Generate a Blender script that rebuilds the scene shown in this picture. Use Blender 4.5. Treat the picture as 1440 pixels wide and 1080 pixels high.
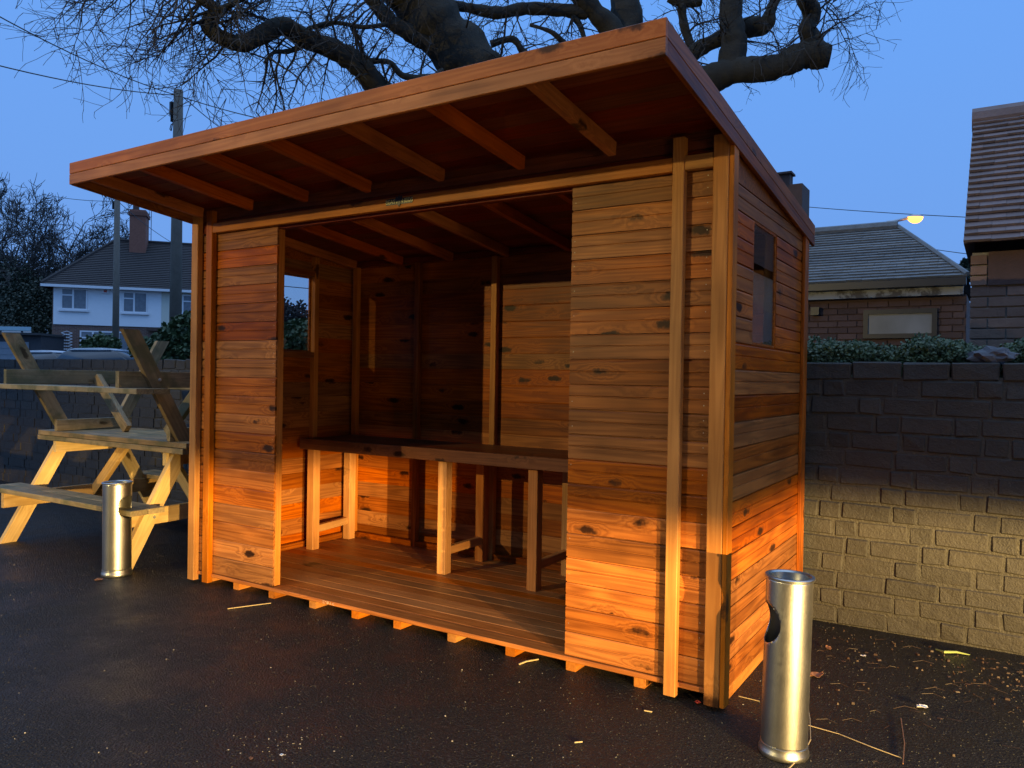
import bpy, bmesh, math, random
from mathutils import Vector, Matrix, noise
random.seed(7)
for o in list(bpy.data.objects): bpy.data.objects.remove(o)
S = bpy.context.scene
COL = S.collection

# ------------------------------------------------------------------ camera
CAM = Vector((1.0055, -3.3562, 1.4338)); F_PX = 1092.44
CR = Vector((0.84591, 0.53306, 0.01673)); CU = Vector((-0.01847, -0.00206, 0.99983)); CF = Vector((-0.53300, 0.84608, -0.00810))
cd = bpy.data.cameras.new('camera'); cam = bpy.data.objects.new('camera', cd); COL.objects.link(cam)
m = Matrix((CR, CU, -CF)).transposed().to_4x4(); m.translation = CAM; cam.matrix_world = m
cd.sensor_width = 36; cd.lens = F_PX / 1440 * 36; cd.clip_start = .05; cd.clip_end = 600
S.camera = cam

def at(u, v, k):
    """point seen at photo pixel (u, v), k metres in front of the camera"""
    return CAM + CF * k + CR * ((u - 720) / F_PX * k) + CU * ((540 - v) / F_PX * k)
def on_y(u, v, y):
    d = CF * F_PX + CR * (u - 720) + CU * (540 - v); return CAM + d * ((y - CAM.y) / d.y)
def on_z(u, v, z):
    d = CF * F_PX + CR * (u - 720) + CU * (540 - v); return CAM + d * ((z - CAM.z) / d.z)

# ------------------------------------------------------------------ dusk sky
W = bpy.data.worlds.new('World'); S.world = W; W.use_nodes = True
nt = W.node_tree; nt.nodes.clear()
N = nt.nodes.new; Lk = nt.links.new
out = N('ShaderNodeOutputWorld'); bg = N('ShaderNodeBackground')
tc = N('ShaderNodeTexCoord'); sep = N('ShaderNodeSeparateXYZ'); ramp = N('ShaderNodeValToRGB')
nz = N('ShaderNodeTexNoise'); nz.inputs['Scale'].default_value = 1.6; nz.inputs['Detail'].default_value = 4
mp = N('ShaderNodeMapping'); mp.inputs['Scale'].default_value = (1, 1, 2.6)
ad = N('ShaderNodeMath'); ad.operation = 'MULTIPLY_ADD'; ad.inputs[1].default_value = .16; 
Lk(tc.outputs['Generated'], sep.inputs[0]); Lk(tc.outputs['Generated'], mp.inputs[0]); Lk(mp.outputs[0], nz.inputs['Vector'])
Lk(nz.outputs['Fac'], ad.inputs[0]); Lk(sep.outputs['Z'], ad.inputs[2]); Lk(ad.outputs[0], ramp.inputs[0])
e = ramp.color_ramp.elements
e[0].position = 0.0; e[0].color = (.24, .39, .68, 1)
e[1].position = 1.0; e[1].color = (.66, .98, 1.55, 1)
q = e.new(.22); q.color = (.165, .362, .83, 1)
q = e.new(.60); q.color = (.145, .385, .96, 1)
Lk(ramp.outputs[0], bg.inputs[0]); bg.inputs[1].default_value = 1.0
Lk(bg.outputs[0], out.inputs[0])

# ------------------------------------------------------------------ lamps that stand behind the camera
def beam(name, loc, power, aim, cut, soft, col):
    """dipped car headlamp: spot whose angular profile is cut off at the horizontal (left side kicked up)"""
    ld = bpy.data.lights.new(name, 'SPOT'); o = bpy.data.objects.new(name, ld); COL.objects.link(o)
    o.location = loc; d = (Vector(aim) - Vector(loc)).normalized()
    o.rotation_euler = d.to_track_quat('-Z', 'Y').to_euler()
    ld.energy = power; ld.spot_size = math.radians(95); ld.spot_blend = .6; ld.shadow_soft_size = .035; ld.color = col
    ld.use_nodes = True; t = ld.node_tree; em = t.nodes['Emission']
    g = t.nodes.new('ShaderNodeNewGeometry')
    neg = t.nodes.new('ShaderNodeVectorMath'); neg.operation = 'SCALE'; neg.inputs['Scale'].default_value = 1
    t.links.new(g.outputs['Incoming'], neg.inputs[0])
    def dot(v):
        n = t.nodes.new('ShaderNodeVectorMath'); n.operation = 'DOT_PRODUCT'; n.inputs[1].default_value = v
        t.links.new(neg.outputs[0], n.inputs[0]); return n.outputs['Value']
    def mth(op, a, b=None):
        n = t.nodes.new('ShaderNodeMath'); n.operation = op
        for i, x in enumerate((a, b)):
            if x is None: continue
            if isinstance(x, (int, float)): n.inputs[i].default_value = x
            else: t.links.new(x, n.inputs[i])
        return n.outputs[0]
    dz = dot((0, 0, 1)); h = Vector((d.x, d.y, 0)).normalized(); left = dot((-h.y, h.x, 0))
    kick = mth('MULTIPLY', mth('MAXIMUM', left, 0.0), .10)
    rel = mth('SUBTRACT', mth('ADD', kick, cut), dz)            # >0 below the cutoff
    mr = t.nodes.new('ShaderNodeMapRange'); mr.interpolation_type = 'SMOOTHSTEP'
    mr.inputs['From Min'].default_value = -soft; mr.inputs['From Max'].default_value = soft
    mr.inputs['To Min'].default_value = .010; t.links.new(rel, mr.inputs['Value'])
    fall = mth('POWER', 2.718, mth('MULTIPLY', mth('MAXIMUM', rel, 0.0), -6.0))
    t.links.new(mth('MULTIPLY', mr.outputs[0], fall), em.inputs['Strength'])
    return o
WARM = (1.0, .66, .23)
beam('car_headlamp_light', (6.7, -4.6, .74), 13500, (-3.6, .3, .4), -.002, .020, WARM)
beam('car_headlamp_light', (6.0, -5.7, .74), 5600, (-4.3, -.3, .4), -.002, .020, WARM)
ld = bpy.data.lights.new('yard_floodlight', 'SPOT'); fl = bpy.data.objects.new('yard_floodlight', ld); COL.objects.link(fl)
fl.location = (-6.75, -10, 3.96); fl.rotation_euler = (Vector((-2.2, .6, 1.2)) - fl.location).to_track_quat('-Z', 'Y').to_euler()
ld.energy = 2150; ld.spot_size = math.radians(75); ld.spot_blend = .7; ld.shadow_soft_size = .05; ld.color = (1, .76, .27)

S.view_settings.view_transform = 'Standard'; S.view_settings.look = 'None'
S.view_settings.exposure = 0; S.view_settings.gamma = 1
S.render.resolution_x = 1024; S.render.resolution_y = 768
S.render.engine = 'CYCLES'

# ------------------------------------------------------------------ material helpers
class G:
    def __init__(s, name):
        s.m = bpy.data.materials.new(name); s.m.use_nodes = True; s.t = s.m.node_tree
        s.b = s.t.nodes['Principled BSDF']
    def n(s, typ, **kw):
        x = s.t.nodes.new(typ)
        for k, v in kw.items(): setattr(x, k, v)
        return x
    def put(s, sock, v):
        if isinstance(v, bpy.types.NodeSocket): s.t.links.new(v, sock)
        else: sock.default_value = v
    def math(s, op, a, b=None, c=None):
        x = s.n('ShaderNodeMath', operation=op)
        for i, v in enumerate((a, b, c)):
            if v is not None: s.put(x.inputs[i], v)
        return x.outputs[0]
    def vec(s, op, a, b=None):
        x = s.n('ShaderNodeVectorMath', operation=op); s.put(x.inputs[0], a)
        if b is not None: s.put(x.inputs[1], b)
        return x.outputs[0]
    def noise(s, v, scale, detail=3, rough=.5, dist=0):
        x = s.n('ShaderNodeTexNoise'); s.put(x.inputs['Vector'], v); x.inputs['Scale'].default_value = scale
        x.inputs['Detail'].default_value = detail; x.inputs['Roughness'].default_value = rough; x.inputs['Distortion'].default_value = dist
        return x.outputs['Fac']
    def ramp(s, f, *stops):
        x = s.n('ShaderNodeValToRGB'); s.put(x.inputs[0], f); el = x.color_ramp.elements
        while len(el) < len(stops): el.new(.5)
        for i, (p, c) in enumerate(stops):
            el[i].position = p; el[i].color = (c if hasattr(c, '__len__') else (c, c, c)) [:3] + (1,) if hasattr(c, '__len__') else (c, c, c, 1)
        return x.outputs[0]
    def mix(s, f, a, b, mode='MIX'):
        x = s.n('ShaderNodeMix', data_type='RGBA', blend_type=mode); s.put(x.inputs[0], f)
        for i, v in ((6, a), (7, b)):
            if isinstance(v, tuple): v = v[:3] + (1,)
            s.put(x.inputs[i], v)
        return x.outputs[2]
    def rng(s, v, a, b, c=0, d=1):
        x = s.n('ShaderNodeMapRange', interpolation_type='SMOOTHSTEP'); s.put(x.inputs[0], v)
        for i, k in enumerate((a, b, c, d)): x.inputs[i + 1].default_value = k
        return x.outputs[0]
    def bump(s, h, strength, dist):
        x = s.n('ShaderNodeBump'); s.put(x.inputs['Height'], h); x.inputs['Strength'].default_value = strength
        x.inputs['Distance'].default_value = dist; s.t.links.new(x.outputs[0], s.b.inputs['Normal'])
    def objco(s, spread=31.0):
        tc = s.n('ShaderNodeTexCoord'); oi = s.n('ShaderNodeObjectInfo')
        cb = s.n('ShaderNodeCombineXYZ')
        s.put(cb.inputs[0], s.math('MULTIPLY', oi.outputs['Random'], spread * 3.1)); s.put(cb.inputs[1], s.math('MULTIPLY', oi.outputs['Random'], spread))
        s.put(cb.inputs[2], s.math('MULTIPLY', oi.outputs['Random'], spread * 1.7))
        return s.vec('ADD', tc.outputs['Object'], cb.outputs[0]), oi.outputs['Random'], tc.outputs['Object']
    def set(s, color=None, rough=None, metal=None, spec=None):
        if color is not None: s.put(s.b.inputs['Base Color'], color + (1,) if isinstance(color, tuple) and len(color) == 3 else color)
        if rough is not None: s.put(s.b.inputs['Roughness'], rough)
        if metal is not None: s.put(s.b.inputs['Metallic'], metal)
        if spec is not None: s.b.inputs['Specular IOR Level'].default_value = spec
        return s.m

def wood(name, light, dark, knot, var=.35, rough=.45, knots=.62, green=None):
    """sawn softwood: length runs along local X"""
    g = G(name); co, rnd, _ = g.objco()
    # knots live in cells along the board
    kc = g.n('ShaderNodeMapping'); g.put(kc.inputs[0], co); kc.inputs['Scale'].default_value = (3.2, .01, 8.5)
    vo = g.n('ShaderNodeTexVoronoi', voronoi_dimensions='3D', feature='F1'); g.put(vo.inputs['Vector'], kc.outputs[0]); vo.inputs['Scale'].default_value = 1
    vo.inputs['Randomness'].default_value = .9
    sc = g.n('ShaderNodeSeparateColor'); g.put(sc.inputs[0], vo.outputs['Color'])
    keep = g.math('LESS_THAN', sc.outputs[0], knots)
    wob = g.noise(co, 24, 4, .6)
    dist = g.math('ADD', vo.outputs['Distance'], g.math('MULTIPLY', g.math('SUBTRACT', wob, .5), .30))
    halo = g.math('MULTIPLY', g.rng(dist, .50, .05), keep)
    core = g.math('MULTIPLY', g.rng(dist, .22, .11), keep)
    ring = g.math('MULTIPLY', g.rng(dist, .24, .13), keep)
    mp = g.n('ShaderNodeMapping'); g.put(mp.inputs[0], co); mp.inputs['Scale'].default_value = (.38, 7.5, 7.5)
    n = g.noise(mp.outputs[0], 1.0, 2.5, .5)
    n = g.math('ADD', n, g.math('MULTIPLY', halo, .20))
    s = g.math('SINE', g.math('MULTIPLY', n, 84.0))
    grain = g.math('MULTIPLY_ADD', s, .5, .5)
    mp2 = g.n('ShaderNodeMapping'); g.put(mp2.inputs[0], co); mp2.inputs['Scale'].default_value = (3.5, 150, 150)
    fib = g.noise(mp2.outputs[0], 1, 2)
    blot = g.noise(co, 2.3, 3)
    mp3 = g.n('ShaderNodeMapping'); g.put(mp3.inputs[0], co); mp3.inputs['Scale'].default_value = (1.3, 26, 26)
    streak = g.rng(g.noise(mp3.outputs[0], 1, 3, .6), .56, .74)
    f = g.math('ADD', g.math('MULTIPLY', grain, g.math('MULTIPLY_ADD', g.noise(co, 3.1, 2), .62, .06)), g.math('MULTIPLY', fib, .55))
    col = g.mix(g.math('MULTIPLY', streak, .6), g.mix(f, dark, light), tuple(c * .6 for c in dark))
    bf = g.math('MULTIPLY_ADD', rnd, var, 1 - var * .55)
    bf = g.math('MULTIPLY', bf, g.math('MULTIPLY_ADD', blot, 1.3, .35))
    hs = g.n('ShaderNodeHueSaturation'); g.put(hs.inputs['Color'], col); g.put(hs.inputs['Value'], bf)
    rr = g.math('FRACT', g.math('MULTIPLY', rnd, 17.3))
    g.put(hs.inputs['Hue'], g.math('MULTIPLY_ADD', rr, .020, .482)); g.put(hs.inputs['Saturation'], g.math('MULTIPLY_ADD', rr, -.16, 1.10))
    col = hs.outputs[0]
    if green:
        gm = g.rng(g.noise(co, 5, 4, .6), .42, .68); col = g.mix(g.math('MULTIPLY', gm, .75), col, green)
    col = g.mix(g.math('MULTIPLY', ring, .55), col, knot); col = g.mix(g.math('MULTIPLY', core, .85), col, tuple(c * .5 for c in knot))
    g.set(col, g.math('MULTIPLY_ADD', fib, .22, rough - .1))
    g.bump(g.math('ADD', g.math('MULTIPLY', fib, .7), g.math('MULTIPLY', grain, .3)), .35, .0012)
    g.b.inputs['Specular IOR Level'].default_value = .16
    return g.m

M = {}
M['clad'] = wood('stained_cladding', (.44, .160, .027), (.150, .043, .007), (.026, .009, .004), var=.65)
M['batten'] = wood('pale_batten', (.50, .225, .050), (.33, .130, .025), (.08, .03, .012), var=.2, knots=.25)
M['fascia'] = wood('fascia_wood', (.50, .240, .085), (.30, .125, .040), (.07, .025, .012), var=.2, knots=.5)
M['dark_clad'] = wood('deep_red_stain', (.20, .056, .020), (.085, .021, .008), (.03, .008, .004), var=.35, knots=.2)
M['rafter'] = wood('rafter_stain', (.46, .165, .042), (.24, .075, .018), (.03, .01, .004), var=.25, knots=.2)
M['floor'] = wood('floor_wood', (.46, .190, .048), (.22, .078, .019), (.06, .02, .01), var=.45, knots=.15)
M['bar'] = wood('bar_top_wood', (.22, .085, .030), (.10, .034, .012), (.03, .01, .005), var=.3, knots=.4)
M['leg'] = wood('bar_leg_wood', (.58, .300, .100), (.40, .175, .050), (.09, .035, .015), var=.15, knots=.2)
M['picnic'] = wood('yellow_pine', (.60, .450, .200), (.42, .285, .110), (.10, .06, .025), var=.3, rough=.6, knots=.25)
M['picnic_old'] = wood('weathered_green_pine', (.34, .275, .150), (.19, .140, .075), (.07, .045, .02), var=.35, rough=.6, knots=.25, green=(.085, .09, .045))

def flat(name, col, rough=.6, metal=0, nscale=6, nvar=.35, bump=0, spec=.5):
    g = G(name); co, rnd, _ = g.objco()
    f = g.noise(co, nscale, 5, .6)
    c = g.mix(f, tuple(x * (1 - nvar) for x in col), tuple(min(1, x * (1 + nvar)) for x in col))
    g.set(c, rough, metal, spec)
    if bump: g.bump(g.noise(co, nscale * 5, 4, .65), bump, .01)
    return g.m
M['white_render'] = flat('white_render', (.86, .86, .85), .8, nvar=.05, bump=.1)
M['cream_render'] = flat('cream_render', (.66, .64, .52), .8, nvar=.06)
M['upvc'] = flat('white_plastic_frame', (.78, .78, .78), .4, nvar=.03)
M['far_brick'] = None
M['black_plastic'] = flat('black_gutter_plastic', (.02, .02, .022), .4)
M['pole'] = flat('creosoted_pole', (.13, .11, .085), .8, nscale=9)
M['wire'] = flat('black_cable', (.02, .02, .022), .5)
M['galv'] = flat('galvanised_column', (.4, .42, .42), .45, .7)
M['bark'] = flat('oak_bark', (.030, .027, .019), .9, nscale=7, nvar=.7, bump=1.0)
M['twig'] = flat('twig_bark', (.030, .024, .019), .85)
M['far_twig'] = flat('distant_bark', (.048, .044, .040), .9)
M['dark_leaf'] = flat('evergreen_leaf', (.022, .034, .018), .6, nscale=3, nvar=.6)
M['hedge_leaf'] = flat('hedge_leaf', (.055, .085, .028), .55, nscale=4, nvar=.6)
M['dry'] = flat('dry_leaf', (.22, .10, .045), .7, nvar=.5)
M['rot'] = flat('rotting_leaf', (.045, .022, .012), .6, nvar=.7)
M['straw'] = flat('pale_twig', (.42, .32, .16), .7)
M['paper'] = flat('white_litter', (.7, .66, .6), .6, nvar=.1)
M['red'] = flat('red_plastic_scrap', (.55, .07, .04), .4)
M['green_leaf'] = flat('green_leaf', (.30, .36, .10), .5)
M['gritm'] = flat('pale_grit', (.26, .24, .21), .6)
M['chips'] = flat('wet_stone_chip', (.014, .013, .0125), .5, nscale=45, nvar=.9, spec=.35)
M['steel_nail'] = flat('nail_steel', (.42, .38, .32), .5, .6)
M['felt'] = flat('roof_felt', (.05, .05, .05), .9, bump=.3)
M['stone'] = flat('broken_concrete', (.10, .10, .11), .9, nvar=.5, bump=.4)

def glass(name, tint=(1, 1, 1), frost=False):
    g = G(name)
    t = g.t; t.nodes.remove(g.b); o = t.nodes['Material Output']
    tr = g.n('ShaderNodeBsdfTransparent'); tr.inputs[0].default_value = tint + (1,)
    gl = g.n('ShaderNodeBsdfGlossy'); gl.inputs['Roughness'].default_value = .01
    lw = g.n('ShaderNodeLayerWeight'); lw.inputs[0].default_value = .5
    class fr: outputs = [g.math('MULTIPLY_ADD', g.math('POWER', lw.outputs['Facing'], 4.0), .9, .05)]
    mx = g.n('ShaderNodeMixShader'); g.put(mx.inputs[0], fr.outputs[0]); g.put(mx.inputs[1], tr.outputs[0]); g.put(mx.inputs[2], gl.outputs[0])
    g.put(o.inputs[0], mx.outputs[0]); return g.m
M['glass'] = glass('clear_pane', (.86, .88, .88))
g = G('dark_window_glass'); M['dark_glass'] = g.set((.03, .04, .05), .05)
g = G('frosted_glass'); co, _, _ = g.objco(); M['frost'] = g.set(g.mix(g.noise(co, 3, 3), (.08, .085, .085), (.30, .30, .29)), .35)
g = G('net_curtain_glass'); co, _, _ = g.objco(); M['curtain'] = g.set(g.mix(g.noise(co, 7, 3), (.10, .12, .14), (.24, .26, .28)), .12)

# tarmac, wet
g = G('wet_tarmac'); tc_ = g.n('ShaderNodeTexCoord'); P = tc_.outputs['Object']
agg = g.n('ShaderNodeTexVoronoi'); g.put(agg.inputs['Vector'], P); agg.inputs['Scale'].default_value = 105
big = g.noise(P, .8, 5, .6); med = g.noise(P, 9, 4, .6); fine = g.noise(P, 160, 3, .6)
sc = g.n('ShaderNodeSeparateColor'); g.put(sc.inputs[0], agg.outputs['Color'])
stone = g.math('MULTIPLY', g.math('GREATER_THAN', sc.outputs[0], .86), g.rng(agg.outputs['Distance'], .5, .3))
c = g.mix(big, (.007, .0065, .0062), (.017, .0155, .0145)); c = g.mix(g.math('MULTIPLY', stone, .7), c, (.075, .068, .062))
ro = g.math('ADD', g.rng(g.noise(P, 1.3, 6, .7), .38, .62, .30, .60), g.math('MULTIPLY', fine, .12))
g.set(c, ro, spec=.24)
hh = g.math('ADD', g.math('MULTIPLY', g.math('SUBTRACT', 1.0, agg.outputs['Distance']), .8), g.math('ADD', g.math('MULTIPLY', fine, .8), g.math('MULTIPLY', med, .5)))
g.bump(hh, 1.0, .012)
M['tarmac'] = g.m

def brick_mat(name, a, b, rough=.6, bumpy=.5):
    g = G(name); co, rnd, _ = g.objco()
    c = g.mix(g.noise(co, 9, 5, .65), a, b)
    hs = g.n('ShaderNodeHueSaturation'); g.put(hs.inputs['Color'], c); g.put(hs.inputs['Value'], g.math('MULTIPLY_ADD', rnd, .5, .75))
    g.set(hs.outputs[0], rough); g.bump(g.math('ADD', g.noise(co, 22, 6, .7), g.math('MULTIPLY', g.noise(co, 110, 3), .4)), min(1, bumpy * 1.5), .009)
    return g.m
M['black_brick'] = brick_mat('black_painted_brick', (.014, .012, .0095), (.041, .036, .028), .65, .6)
M['black_mortar'] = brick_mat('black_painted_mortar', (.018, .016, .013), (.075, .067, .050), .6, .9)
M['brown_brick'] = brick_mat('brown_brick', (.15, .085, .055), (.27, .165, .11), .8)
M['mortar'] = brick_mat('grey_mortar', (.22, .20, .17), (.36, .33, .28), .9)
M['dull_brick'] = brick_mat('dull_red_brick', (.075, .042, .032), (.14, .08, .06), .85)
M['red_brick'] = brick_mat('red_chimney_brick', (.15, .055, .035), (.26, .11, .07), .85)
M['roof_tile'] = brick_mat('purple_clay_tile', (.105, .075, .070), (.20, .15, .145), .7)
M['slate_tile'] = brick_mat('weathered_grey_tile', (.060, .063, .064), (.20, .205, .20), .6)
M['brown_roof'] = brick_mat('brown_roof_tile', (.024, .020, .019), (.048, .040, .037), .85)
M['peeling'] = None
g = G('peeling_paint'); co, _, _ = g.objco(); pm = g.rng(g.noise(co, 3.2, 6, .7), .46, .54)
M['peeling'] = g.set(g.mix(pm, (.10, .09, .08), (.34, .35, .35)), .7)
# brick pattern for far facades only
g = G('far_brickwork'); tc_ = g.n('ShaderNodeTexCoord'); bt = g.n('ShaderNodeTexBrick'); g.put(bt.inputs['Vector'], tc_.outputs['Object'])
bt.inputs['Color1'].default_value = (.20, .095, .06, 1); bt.inputs['Color2'].default_value = (.13, .06, .045, 1); bt.inputs['Mortar'].default_value = (.22, .18, .15, 1)
bt.inputs['Scale'].default_value = 1; bt.inputs['Brick Width'].default_value = .225; bt.inputs['Row Height'].default_value = .075; bt.inputs['Mortar Size'].default_value = .008
mpx = g.n('ShaderNodeMapping'); mpx.inputs['Rotation'].default_value = (math.radians(90), 0, 0); g.put(mpx.inputs[0], tc_.outputs['Object']); g.put(bt.inputs['Vector'], mpx.outputs[0])
M['far_brick'] = g.set(bt.outputs[0], .85)
# brushed steel
g = G('galvanised_steel'); co, _, _ = g.objco()
mpx = g.n('ShaderNodeMapping'); g.put(mpx.inputs[0], co); mpx.inputs['Scale'].default_value = (330, 330, 90)
sp = g.noise(mpx.outputs[0], 1, 4, .7); sm = g.noise(co, 7, 4, .6)
g.set(g.mix(g.math('ADD', g.math('MULTIPLY', sp, .7), g.math('MULTIPLY', sm, .3)), (.34, .33, .30), (.60, .59, .55)), g.math('ADD', g.math('MULTIPLY', sp, .22), g.math('MULTIPLY_ADD', sm, .10, .20)), 1.0); g.bump(g.math('ADD', g.math('MULTIPLY', sp, .25), g.math('MULTIPLY', sm, .5)), .10, .003)
M['steel'] = g.m
g = G('black_inside'); M['bin_black'] = g.set((.008, .008, .008), .7)  # near-black for the liner inside the bins
g = G('sodium_lantern'); g.set((.8, .5, .2), .4); g.b.inputs['Emission Color'].default_value = (1, .36, .05, 1); g.b.inputs['Emission Strength'].default_value = 5.0
M['sodium'] = g.m
M['car_silver'] = flat('pale_blue_car_paint', (.34, .40, .46), .25, .5, nvar=.05)
M['car_white'] = flat('silver_car_paint', (.45, .48, .52), .25, .4, nvar=.05)
M['rubber'] = flat('tyre_rubber', (.02, .02, .02), .8)
M['blue_fascia'] = flat('pale_blue_fascia', (.34, .50, .55), .6, nvar=.1)
M['dark_panel'] = flat('dark_boarding', (.05, .05, .055), .7)
M['grey_door'] = flat('grey_garage_door', (.22, .25, .28), .6, nvar=.1)
M['stk_black'] = flat('black_sticker', (.008, .008, .008), .35)
M['stk_gold'] = flat('sticker_lettering', (.52, .50, .22), .4, nvar=.1)
M['chalk'] = flat('chalk_mark', (.78, .66, .5), .9, nvar=.1)
M['terrain'] = flat('rough_grass_ground', (.05, .06, .03), .9)

# ------------------------------------------------------------------ object helpers
def tag(o, label=None, cat=None, group=None, kind=None):
    if label: o['label'] = label
    if cat: o['category'] = cat
    if group: o['group'] = group
    if kind: o['kind'] = kind
    return o
def empty(name, loc=(0, 0, 0), rz=0, label=None, cat=None, group=None):
    o = bpy.data.objects.new(name, None); COL.objects.link(o); o.location = loc; o.rotation_euler = (0, 0, rz)
    o.empty_display_size = .1
    return tag(o, label, cat, group)
def link(name, me, mat=None, parent=None, M4=None):
    o = bpy.data.objects.new(name, me); COL.objects.link(o)
    if mat is not None and not me.materials: me.materials.append(mat)
    if M4 is not None: o.matrix_local = M4
    if parent is not None: o.parent = parent; o.matrix_parent_inverse = Matrix()
    return o
def pym(name, v, f, smooth=False):
    me = bpy.data.meshes.new(name); me.from_pydata([tuple(x) for x in v], [], f); me.update()
    if smooth: me.polygons.foreach_set('use_smooth', [True] * len(me.polygons))
    return me
_cache = {}
def box_mesh(lx, ly, lz, mat):
    """x from 0..lx, y and z centred, tiny chamfer on the long edges"""
    k = ('b', round(lx, 4), round(ly, 4), round(lz, 4), mat)
    if k in _cache: return _cache[k]
    c = min(.003, ly * .12, lz * .12); a, b = ly / 2, lz / 2
    pr = [(-a + c, -b), (a - c, -b), (a, -b + c), (a, b - c), (a - c, b), (-a + c, b), (-a, b - c), (-a, -b + c)]
    v = [(0, y, z) for y, z in pr] + [(lx, y, z) for y, z in pr]
    f = [(i, (i + 1) % 8, (i + 1) % 8 + 8, i + 8)[::-1] for i in range(8)] + [tuple(range(8)), tuple(range(15, 7, -1))]
    me = pym(mat, v, f); me.materials.append(M[mat]); _cache[k] = me
    return me
def frame(p0, p1, up=(0, 0, 1)):
    p0, p1 = Vector(p0), Vector(p1); x = (p1 - p0).normalized(); up = Vector(up)
    if abs(x.dot(up)) > .98: up = Vector((0, -1, 0))
    y = up.cross(x).normalized(); z = x.cross(y)
    m = Matrix((x, y, z)).transposed().to_4x4(); m.translation = p0
    return m, (p1 - p0).length
def member(name, p0, p1, w, h, mat, parent=None, up=(0, 0, 1)):
    """timber from p0 to p1; h along up, w across"""
    m, L = frame(p0, p1, up)
    return link(name, box_mesh(L, w, h, mat), None, parent, m)
def block(name, lo, hi, mat, parent=None):
    lo, hi = Vector(lo), Vector(hi); d = hi - lo; ax = max(range(3), key=lambda i: d[i])
    c = (lo + hi) / 2; p0 = c.copy(); p1 = c.copy(); p0[ax] = lo[ax]; p1[ax] = hi[ax]
    m, L = frame(p0, p1, (0, 0, 1) if ax < 2 else (0, -1, 0))
    if ax == 0: w, h = d.y, d.z
    elif ax == 1: w, h = d.x, d.z
    else: w, h = d.x, d.y
    return link(name, box_mesh(L, w, h, mat), None, parent, m)
class MB:
    def __init__(s): s.v = []; s.f = []
    def box(s, lo, hi):
        n = len(s.v); (a, b, c), (d, e_, f_) = lo, hi
        s.v += [(a, b, c), (d, b, c), (d, e_, c), (a, e_, c), (a, b, f_), (d, b, f_), (d, e_, f_), (a, e_, f_)]
        s.f += [tuple(n + i for i in q) for q in ((3, 2, 1, 0), (4, 5, 6, 7), (0, 1, 5, 4), (1, 2, 6, 5), (2, 3, 7, 6), (3, 0, 4, 7))]
    def poly(s, pts):
        n = len(s.v); s.v += [tuple(p) for p in pts]; s.f.append(tuple(range(n, n + len(pts))))
    def tube(s, pts, rad, k=6, cap=True):
        n0 = len(s.v); P = [Vector(p) for p in pts]; ref = None
        for i, p in enumerate(P):
            d = (P[min(i + 1, len(P) - 1)] - P[max(i - 1, 0)]).normalized()
            if ref is None: ref = d.orthogonal().normalized()
            ref = (ref - d * ref.dot(d))
            ref = ref.normalized() if ref.length > 1e-6 else d.orthogonal().normalized()
            b = d.cross(ref); r = rad[i] if hasattr(rad, '__len__') else rad
            for j in range(k):
                a = 2 * math.pi * j / k; s.v.append(tuple(p + ref * (math.cos(a) * r) + b * (math.sin(a) * r)))
        for i in range(len(P) - 1):
            for j in range(k):
                a = n0 + i * k + j; b_ = n0 + i * k + (j + 1) % k; s.f.append((a, b_, b_ + k, a + k))
        if cap:
            s.f.append(tuple(range(n0 + k - 1, n0 - 1, -1))); e0 = n0 + (len(P) - 1) * k; s.f.append(tuple(range(e0, e0 + k)))
    def build(s, name, mat, parent=None, smooth=False, M4=None):
        return link(name, pym(name, s.v, s.f, smooth), M[mat] if isinstance(mat, str) else mat, parent, M4)
def prism(name, pts, thick_axis, lo, hi, mat, parent=None):
    """polygon pts (2-D) extruded along an axis"""
    def mk(p, t):
        return {0: (t, p[0], p[1]), 1: (p[0], t, p[1]), 2: (p[0], p[1], t)}[thick_axis]
    n = len(pts); v = [mk(p, lo) for p in pts] + [mk(p, hi) for p in pts]
    f = [tuple(range(n)), tuple(range(2 * n - 1, n - 1, -1))] + [(i, i + n, (i + 1) % n + n, (i + 1) % n) for i in range(n)]
    me = pym(name, v, f); bm = bmesh.new(); bm.from_mesh(me); bmesh.ops.recalc_face_normals(bm, faces=bm.faces); bm.to_mesh(me); bm.free()
    return link(name, me, M[mat], parent)

# ------------------------------------------------------------------ ground
def ground_z(x, y):
    t = max(0, min(1, (y - 2.2) / 6.0)); t = t * t * (3 - 2 * t)
    s = max(0, min(1, (-x - 3.0) / 10.0))
    return t * (.25 + .65 * s)
xs = [-300, -150, -90, -60, -45, -35, -28, -22, -17, -13, -10, -8, -6, -4, -2, 0, 2, 4, 8, 14, 30, 80, 200]
ys = [-120, -40, -15, -6, -3, 0, 1.6, 2.2, 3, 4, 5, 6, 7, 8.2, 12, 20, 40, 80, 150, 300]
v = [(x, y, ground_z(x, y)) for y in ys for x in xs]
f = [(j * len(xs) + i, j * len(xs) + i + 1, (j + 1) * len(xs) + i + 1, (j + 1) * len(xs) + i) for j in range(len(ys) - 1) for i in range(len(xs) - 1)]
tag(link('ground', pym('ground', v, f, True), M['tarmac']), kind='structure')

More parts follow.
